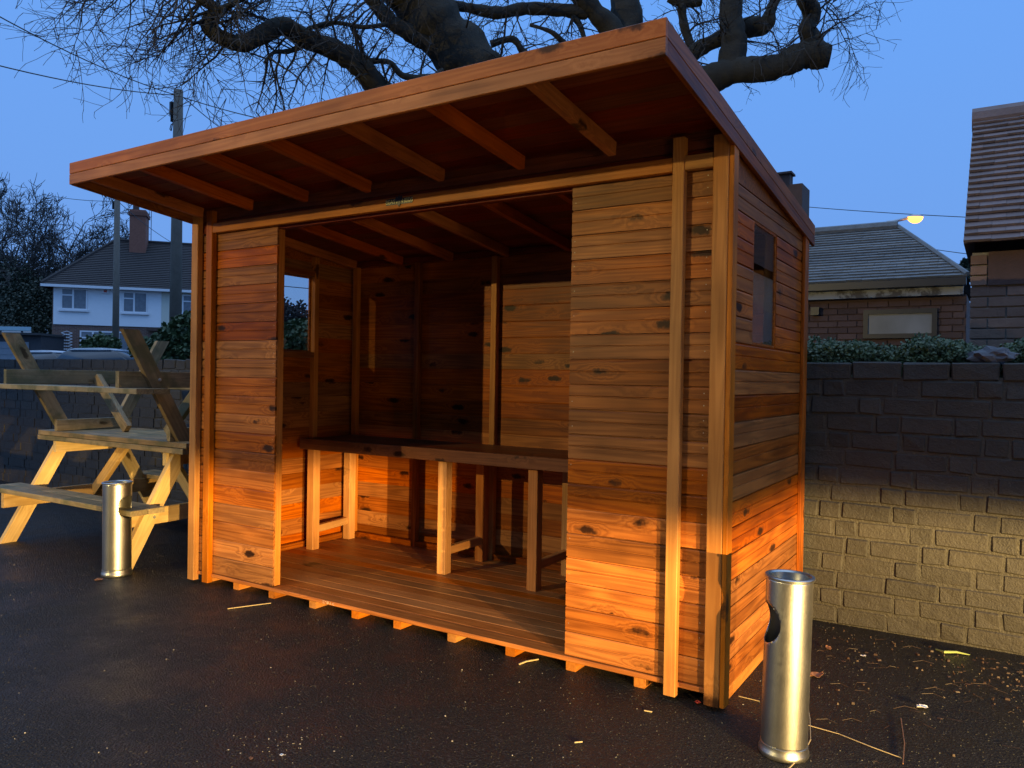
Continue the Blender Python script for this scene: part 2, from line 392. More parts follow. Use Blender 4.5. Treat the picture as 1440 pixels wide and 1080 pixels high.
# ------------------------------------------------------------------ the timber shelter
L, D = 3.66, 1.50
ZT0, ZT1, RY0, RY1 = 2.655, 2.390, -.85, 1.62              # roof top surface at the front and back edge
def roof_top(y): return ZT0 + (ZT1 - ZT0) * (y - RY0) / (RY1 - RY0)
shed = empty('timber_shelter', (0, 0, 0), 0, 'orange stained open fronted timber smoking shelter with sloping roof', 'shelter')
PITCH = .1203
def clad_mesh(length, h, mat):
    k = ('c', round(length, 3), round(h, 4), mat)
    if k in _cache: return _cache[k]
    pr = [(0, 0), (-.016, 0), (-.016, h * .47), (-.0115, h * .485), (-.0115, h * .515), (-.016, h * .54), (-.016, h - .012), (-.0135, h - .0065), (-.0045, h - .006), (0, h),
          ]
    pr = [(-.002, 0), (-.016, .001)] + pr[2:9] + [(-.0045, h), (-.0042, h + .007), (-.0030, h + .007), (-.0027, h), (-.002, h), (0, h - .004), (0, .004)]
    n = len(pr); v = [(0, y, z) for y, z in pr] + [(length, y, z) for y, z in pr]
    f = [(i, i + n, (i + 1) % n + n, (i + 1) % n) for i in range(n)] + [tuple(range(n - 1, -1, -1)), tuple(range(n, 2 * n))]
    f = [tuple(reversed(q)) for q in f]
    me = pym('cladding_board', v, f); bm = bmesh.new(); bm.from_mesh(me); bmesh.ops.recalc_face_normals(bm, faces=bm.faces); bm.to_mesh(me); bm.free()
    me.materials.append(M[mat]); _cache[k] = me; return me
def clad(wall, a, b, z, h, mat='clad'):
    """one board from a to b along a wall"""
    rot, loc = {'front': (0, (a, .016, z)), 'right': (math.pi / 2, (-.016, a, z)), 'left': (-math.pi / 2, (-L + .016, b, z)), 'back': (math.pi, (b, D - .016, z))}[wall]
    dz = random.uniform(-.0012, .0012); tw = random.uniform(-.0012, .0012)
    m4 = Matrix.Translation((loc[0], loc[1], loc[2] + dz)) @ Matrix.Rotation(rot, 4, 'Z') @ Matrix.Rotation(tw, 4, 'Y')
    return link('cladding_board', clad_mesh(b - a, h, mat), None, shed, m4)
XL, XR = -2.876, -.778                                      # opening between the two front panels
for i in range(19):
    z = .085 + i * PITCH
    clad('front', -L + .03, XL, z, PITCH); clad('front', XR, -.022, z, PITCH)
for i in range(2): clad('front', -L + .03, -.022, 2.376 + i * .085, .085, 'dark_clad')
SP = .1185; WZ0, WZ1 = .07 + 13 * SP, .07 + 18 * SP
for i in range(19):
    z = .07 + i * SP
    if 13 <= i < 18:
        for wl, y0, y1 in (('right', .375, .815), ('left', .57, 1.005)):
            clad(wl, .0165, y0, z, SP); clad(wl, y1, D - .02, z, SP)
    else:
        clad('right', .0165, D - .02, z, SP); clad('left', .0165, D - .02, z, SP)
    clad('back', -L + .02, -.02, z, SP)
clad('back', -L + .02, -.02, .07 + 19 * SP, .062)
for s, x0, x1 in ((1, -.016, -.001), (-1, -L + .001, -L + .016)):
    prism('gable_board', [(.0165, .07 + 19 * SP), (D - .02, .07 + 19 * SP), (D - .02, roof_top(D - .02) - .05), (.0165, roof_top(.0165) - .05)], 0, x0, x1, 'clad', shed)
# corner posts, battens, lintel
block('corner_post', (-.070, -.042, .022), (-.001, -.0005, 2.50), 'batten', shed)
block('corner_trim', (.0005, -.040, .024), (.022, .030, 2.47), 'batten', shed)
block('corner_post', (-L - .022, -.042, .022), (-L + .045, -.0005, 2.50), 'batten', shed)
block('corner_trim', (.0005, D - .085, .045), (.020, D + .012, 2.36), 'clad', shed)
block('corner_trim', (-L - .020, D - .085, .045), (-L - .0005, D + .012, 2.36), 'clad', shed)
block('cover_batten', (-.256, -.040, .022), (-.200, -.0005, 2.515), 'batten', shed)
block('cover_batten', (-3.530, -.040, .024), (-3.468, -.0005, 2.515), 'batten', shed)
lint = block('lintel', (-3.466, -.038, 2.366), (-.258, -.0005, 2.430), 'batten', shed)
block('lintel', (-.198, -.038, 2.366), (-.072, -.0005, 2.430), 'batten', shed)
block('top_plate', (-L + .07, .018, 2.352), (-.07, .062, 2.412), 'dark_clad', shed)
# framing seen from inside
for x in (XL - .048, XR + .003): block('door_stud', (x, .018, .085), (x + .046, .066, 2.350), 'batten', shed)
for x in (-3.595, -2.935, -2.205, -1.475, -.755, -.063): block('wall_stud', (x, D - .072, .083), (x + .048, D - .026, 2.33), 'batten' if x in (-3.595, -2.205) else 'clad', shed)
for xw, sy0, sy1 in ((-L + .018, .52, 1.008), (-.064, .327, .818)):
    for y in (sy0, sy1): block('wall_stud', (xw, y, .083), (xw + .046, y + .045, 2.36), 'batten', shed)
    block('window_sill_rail', (xw, sy0 + .047, WZ0 - .046), (xw + .046, sy1 - .002, WZ0 - .002), 'clad', shed)
    block('window_head_rail', (xw, sy0 + .047, WZ1 + .002), (xw + .046, sy1 - .002, WZ1 + .046), 'clad', shed)
    block('sole_plate', (xw, .10, .083), (xw + .046, D - .10, .128), 'clad', shed)
block('sole_plate', (-L + .12, D - .070, .083), (-.12, D - .028, .128), 'clad', shed)
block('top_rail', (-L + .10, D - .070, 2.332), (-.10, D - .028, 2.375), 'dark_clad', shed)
# windows
for xw, y0, y1 in ((-.010, .375, .815), (-L + .010, .57, 1.005)):
    w = MB(); t = .012
    w.box((xw - .006, y0, WZ0), (xw + .006, y0 + t, WZ1)); w.box((xw - .006, y1 - t, WZ0), (xw + .006, y1, WZ1))
    w.box((xw - .006, y0 + t, WZ0), (xw + .006, y1 - t, WZ0 + t)); w.box((xw - .006, y0 + t, WZ1 - t), (xw + .006, y1 - t, WZ1))
    wf = w.build('window', 'clad', shed)
    p = MB(); p.box((xw - .0015, y0 + t, WZ0 + t), (xw + .0015, y1 - t, WZ1 - t)); p.build('pane', 'glass', wf)
# floor
nb = 14; bw = (1.47 - (-.012)) / nb
for i in range(nb):
    y0 = -.012 + i * bw
    block('floor_board', (-L + .03, y0, .058), (-.03, y0 + bw - .0025, .082 + random.uniform(-.0006, .0006)), 'floor', shed)
for x in (-3.600, -3.281, -2.935, -2.567, -2.214, -1.890, -1.507, -1.133, -.779, -.419, -.060):
    block('floor_bearer', (x - .004, .025, 0.0), (x + .052, 1.46, .0575), 'batten', shed)
# roof
nr = 21; sl = math.atan2(ZT1 - ZT0, RY1 - RY0); rl = math.hypot(ZT1 - ZT0, RY1 - RY0); rw = rl / nr
for i in range(nr):
    t = (i + .5) / nr; y = RY0 + .02 + (RY1 - RY0 - .03) * t; z = roof_top(y) - .022
    m4 = Matrix.Translation((-L - .008, y, z)) @ Matrix.Rotation(sl, 4, 'X')
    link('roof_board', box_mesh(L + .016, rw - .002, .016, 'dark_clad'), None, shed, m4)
prism('roof_felt', [(RY0 + .004, roof_top(RY0) - .008), (RY1, roof_top(RY1) - .008), (RY1, roof_top(RY1)), (RY0 + .004, roof_top(RY0))], 0, -L - .010, .006, 'felt', shed)
def rafter(x, y0, y1, w=.040, h=.066):
    off = .030 + h / 2 + .002
    return member('rafter', (x, y0, roof_top(y0) - off), (x, y1, roof_top(y1) - off), w, h, 'rafter', shed)
for x in (-3.56, -3.06, -2.565, -2.06, -1.54, -1.04, -.545):
    rafter(x, RY0 + .012, -.055); rafter(x, .07, D - .09)
# fascias: front in two boards with a V joint
hf = .123
block('front_fascia_board', (-L - .018, RY0 - .018, ZT0 - hf * .5 + .001), (.027, RY0 + .002, ZT0 + .004), 'fascia', shed)
block('front_fascia_board', (-L - .018, RY0 - .018, ZT0 - hf), (.027, RY0 + .002, ZT0 - hf * .5 - .001), 'fascia', shed)
for x in (.0175, -L - .0205):
    for k, (a, b) in enumerate(((.004, -hf * .5 + .001), (-hf * .5 - .001, -hf))):
        y0, y1 = RY0 + .0035, RY1 + .012
        zc = (a + b) / 2
        member('side_fascia_board', (x, y0, roof_top(y0) + zc), (x, y1, roof_top(y1) + zc), .018, a - b, 'clad', shed)
# nails
nm = MB()
def nail(c, ax):
    n = 6; r = .0024; pts = []
    for j in range(n):
        a = 2 * math.pi * j / n
        if ax == 'y': pts.append((c[0] + r * math.cos(a), c[1], c[2] + r * math.sin(a)))
        else: pts.append((c[0], c[1] + r * math.cos(a), c[2] + r * math.sin(a)))
    nm.poly(pts)
for i in range(19):
    z = .085 + i * PITCH
    for dz in (.3, .75):
        if random.random() < .5: nail((XR + .018 + random.uniform(-.002, .002), -.0008, z + PITCH * dz), 'y')
        if random.random() < .5: nail((-.105, -.0008, z + PITCH * dz), 'y')
        if random.random() < .4: nail((XL - .02, -.0008, z + PITCH * dz), 'y')
        if random.random() < .5: nail((-3.58, -.0008, z + PITCH * dz), 'y')
tag(nm.build('nail_heads', 'steel_nail', shed), kind='stuff')
# maker's sticker on the lintel
def text_mesh(txt, size):
    cu = bpy.data.curves.new('t', 'FONT'); cu.body = txt; cu.size = size; cu.extrude = .0006; cu.align_x = 'CENTER'; cu.align_y = 'CENTER'; cu.space_character = 1.02
    o = bpy.data.objects.new('t', cu); COL.objects.link(o); dg = bpy.context.evaluated_depsgraph_get()
    me = bpy.data.meshes.new_from_object(o.evaluated_get(dg)); bpy.data.objects.remove(o); me.materials.clear(); return me
st = MB(); cx, cz = -1.845, 2.404
st.box((cx - .095, -.0405, cz - .017), (cx - .012, -.0384, cz + .017)); st.box((cx + .012, -.0405, cz - .017), (cx + .095, -.0384, cz + .017))
sticker = st.build('sticker', 'stk_black', shed)
for tx, dx in (('BEAST', -.053), ('SHEDS', .053)):
    link('lettering', text_mesh(tx, .032), M['stk_gold'], sticker, Matrix.Translation((cx + dx, -.0412, cz)) @ Matrix.Rotation(math.pi / 2, 4, 'X'))
em = MB()
pts = [(0, -.030), (.011, -.018), (.014, .0), (.026, .012), (.020, .030), (.010, .020), (0, .036), (-.010, .020), (-.020, .030), (-.026, .012), (-.014, .0), (-.011, -.018)]
prism('emblem', [(cx + a, cz + b) for a, b in pts], 1, -.0432, -.0406, 'stk_black', sticker)
# chalk scribble on the floor edge
ch = MB(); c0 = -2.42; zc = .070
for ln in ([(0, .004), (.010, .0055)], [(.0, -.006), (.010, -.005)], [(.016, .006), (.017, .002)], [(.022, 0), (.024, .006), (.028, .006), (.028, -.002), (.025, -.006), (.022, -.004), (.022, 0)],
           [(.036, -.006), (.039, .006)], [(.056, .005), (.046, .0), (.056, -.007)]):
    ch.tube([(c0 + a * 1.7, -.0125, zc + b * 1.2) for a, b in ln], .0011, 4)
ch.build('chalk_writing', 'chalk', shed)

# ------------------------------------------------------------------ bar table inside
bar = empty('bar_table', (-1.85, 1.15, .082), 0, 'long wooden bar table fixed along the back inside the shelter', 'table')
def bp(x, y, z): return (x + 1.85, y - 1.15, z - .082)
for i in range(5):
    y0 = .868 + i * .110
    block('top_board', bp(-3.57, y0, .905), bp(-.10, y0 + .108, .938 + random.uniform(-.001, .001)), 'bar', bar)
block('front_apron', bp(-3.57, .846, .858), bp(-.10, .8665, .941), 'bar', bar)
for x in (-3.485, -2.215, -1.495, -.35):
    xb = x - (.0 if x > -3 else .06)
    block('leg', bp(x - .035, .880, .083), bp(x + .035, .950, .903), 'leg', bar)
    block('leg', bp(xb - .035, 1.335, .083), bp(xb + .035, 1.405, .903), 'leg', bar)
    member('stretcher', bp(x, .951, .235), bp(xb, 1.334, .235), .040, .055, 'leg', bar)
    member('top_bearer', bp(x, .951, .872), bp(xb, 1.334, .872), .040, .060, 'clad', bar)

# ------------------------------------------------------------------ cigarette bins
def ash_bin(loc, r, h, hole_ang, lean, label):
    root = empty('cigarette_bin', loc, 0, label, 'bin', 'steel cigarette bins'); root.rotation_euler = lean
    na, nz_ = 120, 90; v = []; f = []; zh = h * .735; rh = .078; z0, z1 = .045, h - .012
    def shape(a, z):
        d = (a - hole_ang + math.pi) % (2 * math.pi) - math.pi; return d * r, z - zh
    for j in range(nz_ + 1):
        z = z0 + (z1 - z0) * j / nz_
        for i in range(na):
            a = 2 * math.pi * i / na; zz = z; u, w = shape(a, z); q = math.hypot(u / 1.06, w)
            if abs(q - rh) < .006 and q > 0:                     # pull rim vertices onto the cut
                k = rh / q; a = a + (u * k - u) / r; zz = z + (w * k - w)
            v.append((r * math.cos(a), r * math.sin(a), zz))
    for j in range(nz_):
        for i in range(na):
            ac = 2 * math.pi * (i + .5) / na; zc_ = z0 + (z1 - z0) * (j + .5) / nz_; u, w = shape(ac, zc_)
            if math.hypot(u / 1.06, w) < rh: continue
            i2 = (i + 1) % na; f.append((j * na + i, j * na + i2, (j + 1) * na + i2, (j + 1) * na + i))
    body = link('body', pym('body', v, f, True), M['steel'], root)
    md = body.modifiers.new('thick', 'SOLIDIFY'); md.thickness = .0025; md.offset = -1
    def lathe(name, prof, mat):
        n = 64; v = []; f = []
        for (rr, z) in prof:
            for i in range(n): a = 2 * math.pi * i / n; v.append((rr * math.cos(a), rr * math.sin(a), z))
        for j in range(len(prof) - 1):
            for i in range(n): i2 = (i + 1) % n; f.append((j * n + i, j * n + i2, (j + 1) * n + i2, (j + 1) * n + i))
        o = link(name, pym(name, v, f, True), M[mat], root); mo = o.modifiers.new('e', 'EDGE_SPLIT'); mo.split_angle = math.radians(40); return o
    lathe('rim', [(r - .001, h - .012), (r + .006, h - .011), (r + .007, h - .004), (r + .004, h), (r - .006, h), (r - .012, h - .006), (r - .014, h - .03), (r - .016, h - .04), (.001, h - .043)], 'steel')
    lathe('base_ring', [(.001, .001), (r + .004, .001), (r + .007, .006), (r + .007, .020), (r + .002, .028), (r + .002, .044), (r - .002, .046)], 'steel')
    lathe('liner', [(.001, .05), (r - .012, .05), (r - .012, h * .56), (r - .02, h * .56), (.002, h * .55)], 'bin_black')
    return root
ash_bin((.318, -.250, 0), .0865, .690, math.radians(-150), (math.radians(-.6), math.radians(.8), 0), 'tall steel cigarette bin beside the near corner of the shelter')
ash_bin((-4.245, -.205, 0), .0935, .655, math.radians(23), (0, math.radians(-.6), 0), 'steel cigarette bin in front of the stacked picnic tables')

# ------------------------------------------------------------------ picnic tables, one upright, one upside down on it
def picnic(loc, rx, label, jit, pm):
    root = empty('picnic_table', loc, 0, label, 'picnic table', 'stacked picnic tables')
    root.rotation_euler = (rx, 0, jit)
    R = random.uniform
    X0, X1 = -1.02, 1.02
    for i in range(5):
        y = -.29 + i * .145
        block('top_board', (X0 + R(-.01, .01), y - .068, .825), (X1 + R(-.01, .01), y + .068, .865), 'picnic_old', root)
    for s in (-1, 1):
        for k in range(2):
            y = s * (.555 + k * .135)
            block('seat_board', (X0 + R(-.01, .01), y - .064, .420), (X1 + R(-.01, .01), y + .064, .458), 'picnic_old', root)
    for fx in (-.825, .825):
        for s in (-1, 1):
            # leg in its own plane: parallelogram with level cuts
            a, b, w = s * .69, s * .235, .125
            pts = [(a - w / 2, 0), (a + w / 2, 0), (b + w / 2, .823), (b - w / 2, .823)]
            o = prism('leg', [(0, 0), (1, 0), (1, 1), (0, 1)], 0, 0, 1, pm, root); bpy.data.meshes.remove(o.data)
            d = (Vector((0, b, .823)) - Vector((0, a, 0))); Ln = d.length; ang = math.atan2(d.z, d.y)
            # local frame: X along the leg so that the grain follows it
            v = []
            mloc = Matrix.Translation((fx, a, 0)) @ Matrix(((0, -1, 0, 0), (math.cos(ang), 0, -math.sin(ang), 0), (math.sin(ang), 0, math.cos(ang), 0), (0, 0, 0, 1)))
            inv = mloc.inverted()
            for tx in (-.022, .022):
                for (y, z) in pts: v.append(inv @ Vector((fx + tx, y, z)))
            me = pym('leg', v, [(0, 1, 2, 3), (7, 6, 5, 4), (0, 4, 5, 1), (1, 5, 6, 2), (2, 6, 7, 3), (3, 7, 4, 0)])
            bm = bmesh.new(); bm.from_mesh(me); bmesh.ops.recalc_face_normals(bm, faces=bm.faces); bm.to_mesh(me); bm.free()
            o = link('leg', me, M[pm], root, mloc)
            bo = MB(); sx = 1 if fx > 0 else -1
            q = Vector((fx - .0225, a + (b - a) * .5, .36)); bo.tube([q, q + Vector((-.010, 0, 0))], [.013, .009], 8); q2 = Vector((fx + .0225, a + (b - a) * .5, .36)); bo.tube([q2, q2 + Vector((.010, 0, 0))], [.013, .009], 8)
            bo.build('bolt', 'galv', root)
        sx = -.045 if fx > 0 else .045
        block('seat_rail', (fx + sx - .021, -.75, .298), (fx + sx + .021, .75, .418), pm, root)
        block('top_rail', (fx + sx - .021, -.34, .725), (fx + sx + .021, .34, .823), pm, root)
        d = 1 if fx < 0 else -1
        member('brace', (fx + sx + d * .03, 0, .36), (d * -.28, 0, .800), .045, .09, pm, root)
    return root
picnic((-5.12, .555, 0), 0, 'upright wooden picnic table at the bottom of the stack', .0, 'picnic')
picnic((-5.10, .560, 1.733), math.pi, 'upside down wooden picnic table, legs in the air on the lower table', .012, 'picnic_old')

# ------------------------------------------------------------------ black brick boundary wall
WY = 1.585; CH = .1040; NC = 14
wall = MB(); wall.box((-16, WY + .012, -.05), (9, WY + .215, CH * NC + .02)); bw_ = wall.build('boundary_wall', 'black_mortar')
tag(bw_, 'low black painted brick boundary wall behind the shelter and picnic tables', 'wall')
variants = {}
def brick_mesh(ln, seed, hh):
    k = (round(ln, 3), seed, hh)
    if k in variants: return variants[k]
    rr = random.Random(seed * 91 + int(ln * 1000)); bm = bmesh.new(); bmesh.ops.create_cube(bm, size=1)
    for v in bm.verts: v.co = Vector(((v.co.x + .5) * ln, v.co.y * .06, v.co.z * hh)) + Vector((rr.uniform(-.006, .005), rr.uniform(-.005, .005), rr.uniform(-.006, .005)))
    bmesh.ops.bevel(bm, geom=[e for e in bm.edges], offset=.007, segments=1, affect='EDGES')
    me = bpy.data.meshes.new('brick'); bm.to_mesh(me); bm.free(); me.materials.append(M['black_brick']); variants[k] = me; return me
spots = []
for c_ in range(NC):
    x = -12.0 - random.uniform(0, .3); st_ = c_ % 2
    while x < 4.5:
        ln = .255 if st_ else .118
        if random.random() < .10: ln = .255
        spots.append((x, c_, ln)); x += ln + .013; st_ = 1 - st_
    x = 0
cap = []; x = -12.0
while x < 4.5:
    cap.append((x, NC, random.choice((.16, .2, .23, .255)))); x += cap[-1][2] + .012
spots += cap
def seen(x): return x > -.35 or x < -4.2
ranked = sorted([s for s in spots if seen(s[0]) and -10.2 < s[0] < 1.35], key=lambda s: (Vector((s[0], WY)) - CAM.xy).length)
picked = set(ranked[:298]); rest = MB()
for s in spots:
    x, c_, ln = s; hh = CH - .011 if c_ < NC else .10
    z = c_ * CH + CH / 2 + .004 if c_ < NC else NC * CH + .055 + random.uniform(-.006, .006)
    yj = WY + .0345 + random.uniform(-.004, .004)
    if s in picked:
        link('brick', brick_mesh(ln, random.randrange(7), hh), None, bw_, Matrix.Translation((x, yj, z)))
    else:
        rest.box((x, yj - .03, z - hh / 2), (x + ln, yj + .03, z + hh / 2))
tag(rest.build('brickwork', 'black_brick', bw_), kind='stuff')

# ------------------------------------------------------------------ leafy things
def leaf_cloud(mb, c, rad, n, size, rnd, flat_bottom=0):
    for _ in range(n):
        while True:
            p = Vector((rnd.uniform(-1, 1), rnd.uniform(-1, 1), rnd.uniform(-1, 1)))
            if .25 < p.length < 1: break
        p *= (.75 + .35 * noise.noise(p * 2.3 + Vector(c)))
        q = Vector((p.x * rad[0], p.y * rad[1], p.z * rad[2])) + Vector(c)
        a = Vector((rnd.gauss(0, 1), rnd.gauss(0, 1), rnd.gauss(0, 1))).normalized(); b = a.orthogonal().normalized() * size * .45; a = a * size * rnd.uniform(.6, 1.3)
        mb.poly([q, q + a * .5 + b, q + a, q + a * .5 - b])
def shrub(name, lab, cat, clumps, size, n, mat, group=None, seed=1):
    rnd = random.Random(seed); base = clumps[0][0]; gz = ground_z(base[0], base[1])
    root = empty(name, (base[0], base[1], gz), 0, lab, cat, group)
    off = Vector((base[0], base[1], gz)); mb = MB(); stem = MB()
    for c, r in clumps:
        leaf_cloud(mb, Vector(c) - off, r, n, size, rnd)
        stem.tube([(rnd.uniform(-.1, .1), rnd.uniform(-.1, .1), -.05), (Vector(c) - off) * .6, Vector(c) - off], [.05, .035, .015], 5)
    mb.build('foliage', mat, root); stem.build('stem', 'bark', root); return root

# low hedge over the wall on the right
cl = []
rnd = random.Random(5); x = -.15
while x < 1.9:
    cl.append(((x, WY + .30 + rnd.uniform(-.04, .06), 1.57 + rnd.uniform(-.02, .05)), (.20, .22, .11 + rnd.uniform(0, .05)))); x += .13
cl2 = [((x_, WY + .62, 1.35), (.4, .25, .35)) for x_ in (0, .6, 1.2, 1.8)]
shrub('clipped_hedge', 'dark green scrubby hedge growing over the top of the right hand wall', 'hedge', [((.8, WY + .5, 1.0), (1.0, .2, .5))] + cl + cl2, .020, 3000, 'hedge_leaf', seed=4)
rb = MB()
sb = bmesh.new(); bmesh.ops.create_icosphere(sb, subdivisions=3, radius=1)
for v_ in sb.verts: v_.co = Vector((v_.co.x * .11, v_.co.y * .08, v_.co.z * .05)) * (1 + .45 * noise.noise(v_.co * 2.1))
me = bpy.data.meshes.new('rubble'); sb.to_mesh(me); sb.free()
p = on_y(1395, 497, WY + .10)
tag(link('rubble_lump', me, M['stone'], None, Matrix.Translation((p.x, WY + .10, CH * NC + .140))), 'grey lump of concrete rubble on the wall top by the hedge', 'rubble')

# ------------------------------------------------------------------ big bare oak
def grow(mb, p, d, length, r, lvl, rnd, droop=.0, k=4, gn=.27):
    n = max(3, int(length / .09)) if lvl > 0 else 3
    n = min(n, 8); pts = [p.copy()]; rad = [r]; step = length / n; d = d.normalized(); kids = []
    for i in range(n):
        d = (d + Vector((rnd.gauss(0, gn), rnd.gauss(0, gn), rnd.gauss(0, gn) - droop)) * .55).normalized()
        p = p + d * step; pts.append(p.copy()); rad.append(max(r * (1 - .8 * (i + 1) / n), .0022)); kids.append((p.copy(), d.copy(), i))
    mb.tube(pts, rad, k if r > .012 else 3, False)
    if lvl > 0:
        for (q, dd, i) in kids:
            for _ in range(2 if lvl > 1 else 1):
                if rnd.random() < .60:
                    side = dd.orthogonal().normalized(); side.rotate(Matrix.Rotation(rnd.uniform(0, 6.28), 3, dd).to_quaternion())
                    grow(mb, q, dd * .7 + side * rnd.uniform(.6, 1.2), length * rnd.uniform(.32, .60), max(r * .5, .003), lvl - 1, rnd, droop, k, gn)
oak_base = at(828, 560, 9.2); oak_base.z = ground_z(oak_base.x, oak_base.y)
oak = empty('bare_oak_tree', oak_base, 0, 'large bare oak tree with heavy twisted limbs rising behind the shelter roof', 'tree')
LIMBS = {
 'B': [(800, 235, 9.1, 92), (722, 152, 9.0, 84), (660, 88, 8.9, 76), (612, 38, 8.8, 70), (570, -14, 8.7, 64), (520, -90, 8.4, 50), (450, -170, 8.0, 34)],
 'B2': [(640, 88, 8.85, 34), (590, 55, 8.7, 26), (552, 32, 8.6, 22), (528, 6, 8.5, 18), (500, -30, 8.3, 14)],
 'C': [(780, 270, 9.1, 60), (640, 205, 8.6, 42), (545, 138, 8.2, 34), (512, 100, 8.0, 32), (475, 72, 7.9, 30), (440, 60, 7.8, 28), (400, 36, 7.6, 24), (372, 46, 7.5, 23), (340, 60, 7.4, 22), (312, 54, 7.3, 21), (293, 36, 7.25, 21), (303, 14, 7.2, 17), (282, -2, 7.1, 14), (250, -20, 7.0, 10)],
 'C2': [(300, 17, 7.2, 9), (322, 8, 7.1, 8), (345, -4, 7.0, 7)],
 'C3': [(500, 78, 8.0, 12), (518, 86, 8.0, 9), (548, 88, 8.05, 8), (568, 107, 8.1, 9), (605, 108, 8.2, 8), (622, 98, 8.3, 6)],
 'C4': [(432, 40, 7.7, 6), (470, 32, 7.7, 6), (510, 38, 7.8, 6), (545, 34, 7.9, 7)],
 'C5': [(430, 62, 7.8, 9), (408, 72, 7.7, 7), (385, 74, 7.6, 5), (372, 88, 7.5, 4)],
 'D': [(862, 170, 9.3, 44), (872, 62, 9.3, 32), (838, 18, 9.2, 30), (812, -12, 9.1, 28), (770, -80, 9.0, 20)],
 'D2': [(826, 18, 9.2, 20), (790, 14, 9.15, 17), (740, 12, 9.1, 17), (700, 17, 9.0, 16), (650, 10, 8.9, 14), (610, -6, 8.8, 12), (570, -30, 8.7, 9)],
 'D3': [(690, 62, 9.0, 10), (720, 55, 9.0, 9), (735, 72, 9.05, 10), (752, 90, 9.1, 12)],
 'D4': [(745, 35, 9.0, 5), (775, 45, 9.0, 6), (795, 64, 9.1, 9), (800, 76, 9.1, 9), (830, 60, 9.2, 8)],
 'D5': [(800, 16, 9.15, 9), (815, 35, 9.2, 9), (822, 55, 9.2, 8)],
 'E': [(868, 210, 9.4, 52), (880, 60, 9.4, 42), (879, 0, 9.4, 40), (874, -80, 9.3, 34)],
 'F': [(860, 225, 9.3, 66), (950, 150, 9.25, 50), (1010, 108, 9.1, 42), (1050, 99, 9.0, 35), (1095, 92, 8.9, 34), (1130, 80, 8.85, 36), (1150, 78, 8.83, 38), (1168, 79, 8.8, 32)],
 'F2': [(1143, 80, 8.85, 36), (1141, 55, 8.85, 29), (1134, 40, 8.8, 22), (1142, 18, 8.8, 23), (1130, -4, 8.7, 22), (1105, -50, 8.6, 18)],
 'G': [(1028, 105, 9.1, 40), (1030, 60, 9.1, 34), (1027, 20, 9.1, 32), (1031, -40, 9.1, 30)],
 'H': [(960, 92, 9.4, 22), (985, 68, 9.35, 21), (1020, 52, 9.3, 22), (1050, 40, 9.25, 26), (1074, 34, 9.2, 24), (1084, 14, 9.2, 16), (1098, -14, 9.2, 14)],
 'I': [(972, 66, 9.5, 14), (962, 34, 9.5, 13), (960, 8, 9.5, 13), (972, -6, 9.5, 14)],
 'J': [(940, -4, 9.5, 13), (962, 5, 9.5, 13), (986, 3, 9.5, 12)],
}
def smooth_path(pts, n=4):
    o = []
    for i in range(len(pts) - 1):
        p0, p1, p2, p3 = pts[max(i - 1, 0)], pts[i], pts[i + 1], pts[min(i + 2, len(pts) - 1)]
        for j in range(n):
            t = j / n
            o.append([.5 * (2 * b + (-a + c) * t + (2 * a - 5 * b + 4 * c - d) * t * t + (-a + 3 * b - 3 * c + d) * t ** 3) for a, b, c, d in zip(p0, p1, p2, p3)])
    o.append(list(pts[-1])); return o
tw = MB(); rnd = random.Random(21); trunk_top = at(805, 235, 9.15)
tm = MB(); tp = []
for i in range(9):
    t = i / 8; q = oak_base.lerp(trunk_top, t) + Vector((.08 * math.sin(t * 5), .06 * math.cos(t * 4), 0)); tp.append(q - oak_base)
tp[0].z -= .2
tm.tube(tp, [.62, .52, .47, .45, .43, .42, .42, .43, .42], 16); tm.build('trunk', 'bark', oak, True)
TW = {'B': (10, .75), 'B2': (10, .8), 'C': (34, .85), 'C2': (10, .6), 'C3': (16, .5), 'C4': (14, .5), 'C5': (14, .65), 'D': (6, .7), 'D2': (18, .6), 'D3': (10, .4), 'D4': (9, .4), 'D5': (6, .4), 'E': (2, .5), 'F': (7, .5), 'F2': (12, .8), 'G': (5, .6), 'H': (14, .6), 'I': (9, .55), 'J': (7, .5)}
for nme, pp in LIMBS.items():
    sp_ = smooth_path(pp, 8); pts = []; rad = []
    for i, (u, v_, k, w) in enumerate(sp_):
        q = at(u, v_, k); jit = .012 * (w / 30)
        q += Vector((noise.noise(q * 2.1), noise.noise(q * 2.1 + Vector((9, 0, 0))), noise.noise(q * 2.1 + Vector((0, 9, 0))))) * jit * 2
        pts.append(q - oak_base); rad.append(w * k / F_PX / 2 * (1 + .16 * noise.noise(Vector((i * .6, u * .01, 3.3)))))
    b = MB(); b.tube(pts, rad, 14)
    for vi in range(len(pts) * 14):                             # burrs and ridges in the bark
        c_ = pts[vi // 14]; q = Vector(b.v[vi]); b.v[vi] = tuple(c_ + (q - c_) * (1 + .20 * noise.noise(q * 4.5) + .13 * noise.noise(q * 11)))
    b.build('limb', 'bark', oak, True)
    cnt, ln = TW[nme]; lo = 0 if nme not in ('B', 'C', 'F', 'E', 'D', 'G') else int(len(pts) * .22)
    for _ in range(cnt):
        i = rnd.randrange(lo, len(pts) - 1); d = (pts[i + 1] - pts[i]).normalized(); s_ = d.orthogonal().normalized(); s_.rotate(Matrix.Rotation(rnd.uniform(0, 6.28), 3, d).to_quaternion())
        grow(tw, pts[i] + s_ * rad[i] * .7, s_ + d * .35 + Vector((0, 0, -.15)), ln * rnd.uniform(.6, 1.15), .011 * rnd.uniform(.7, 1.4), 2, rnd, .06)
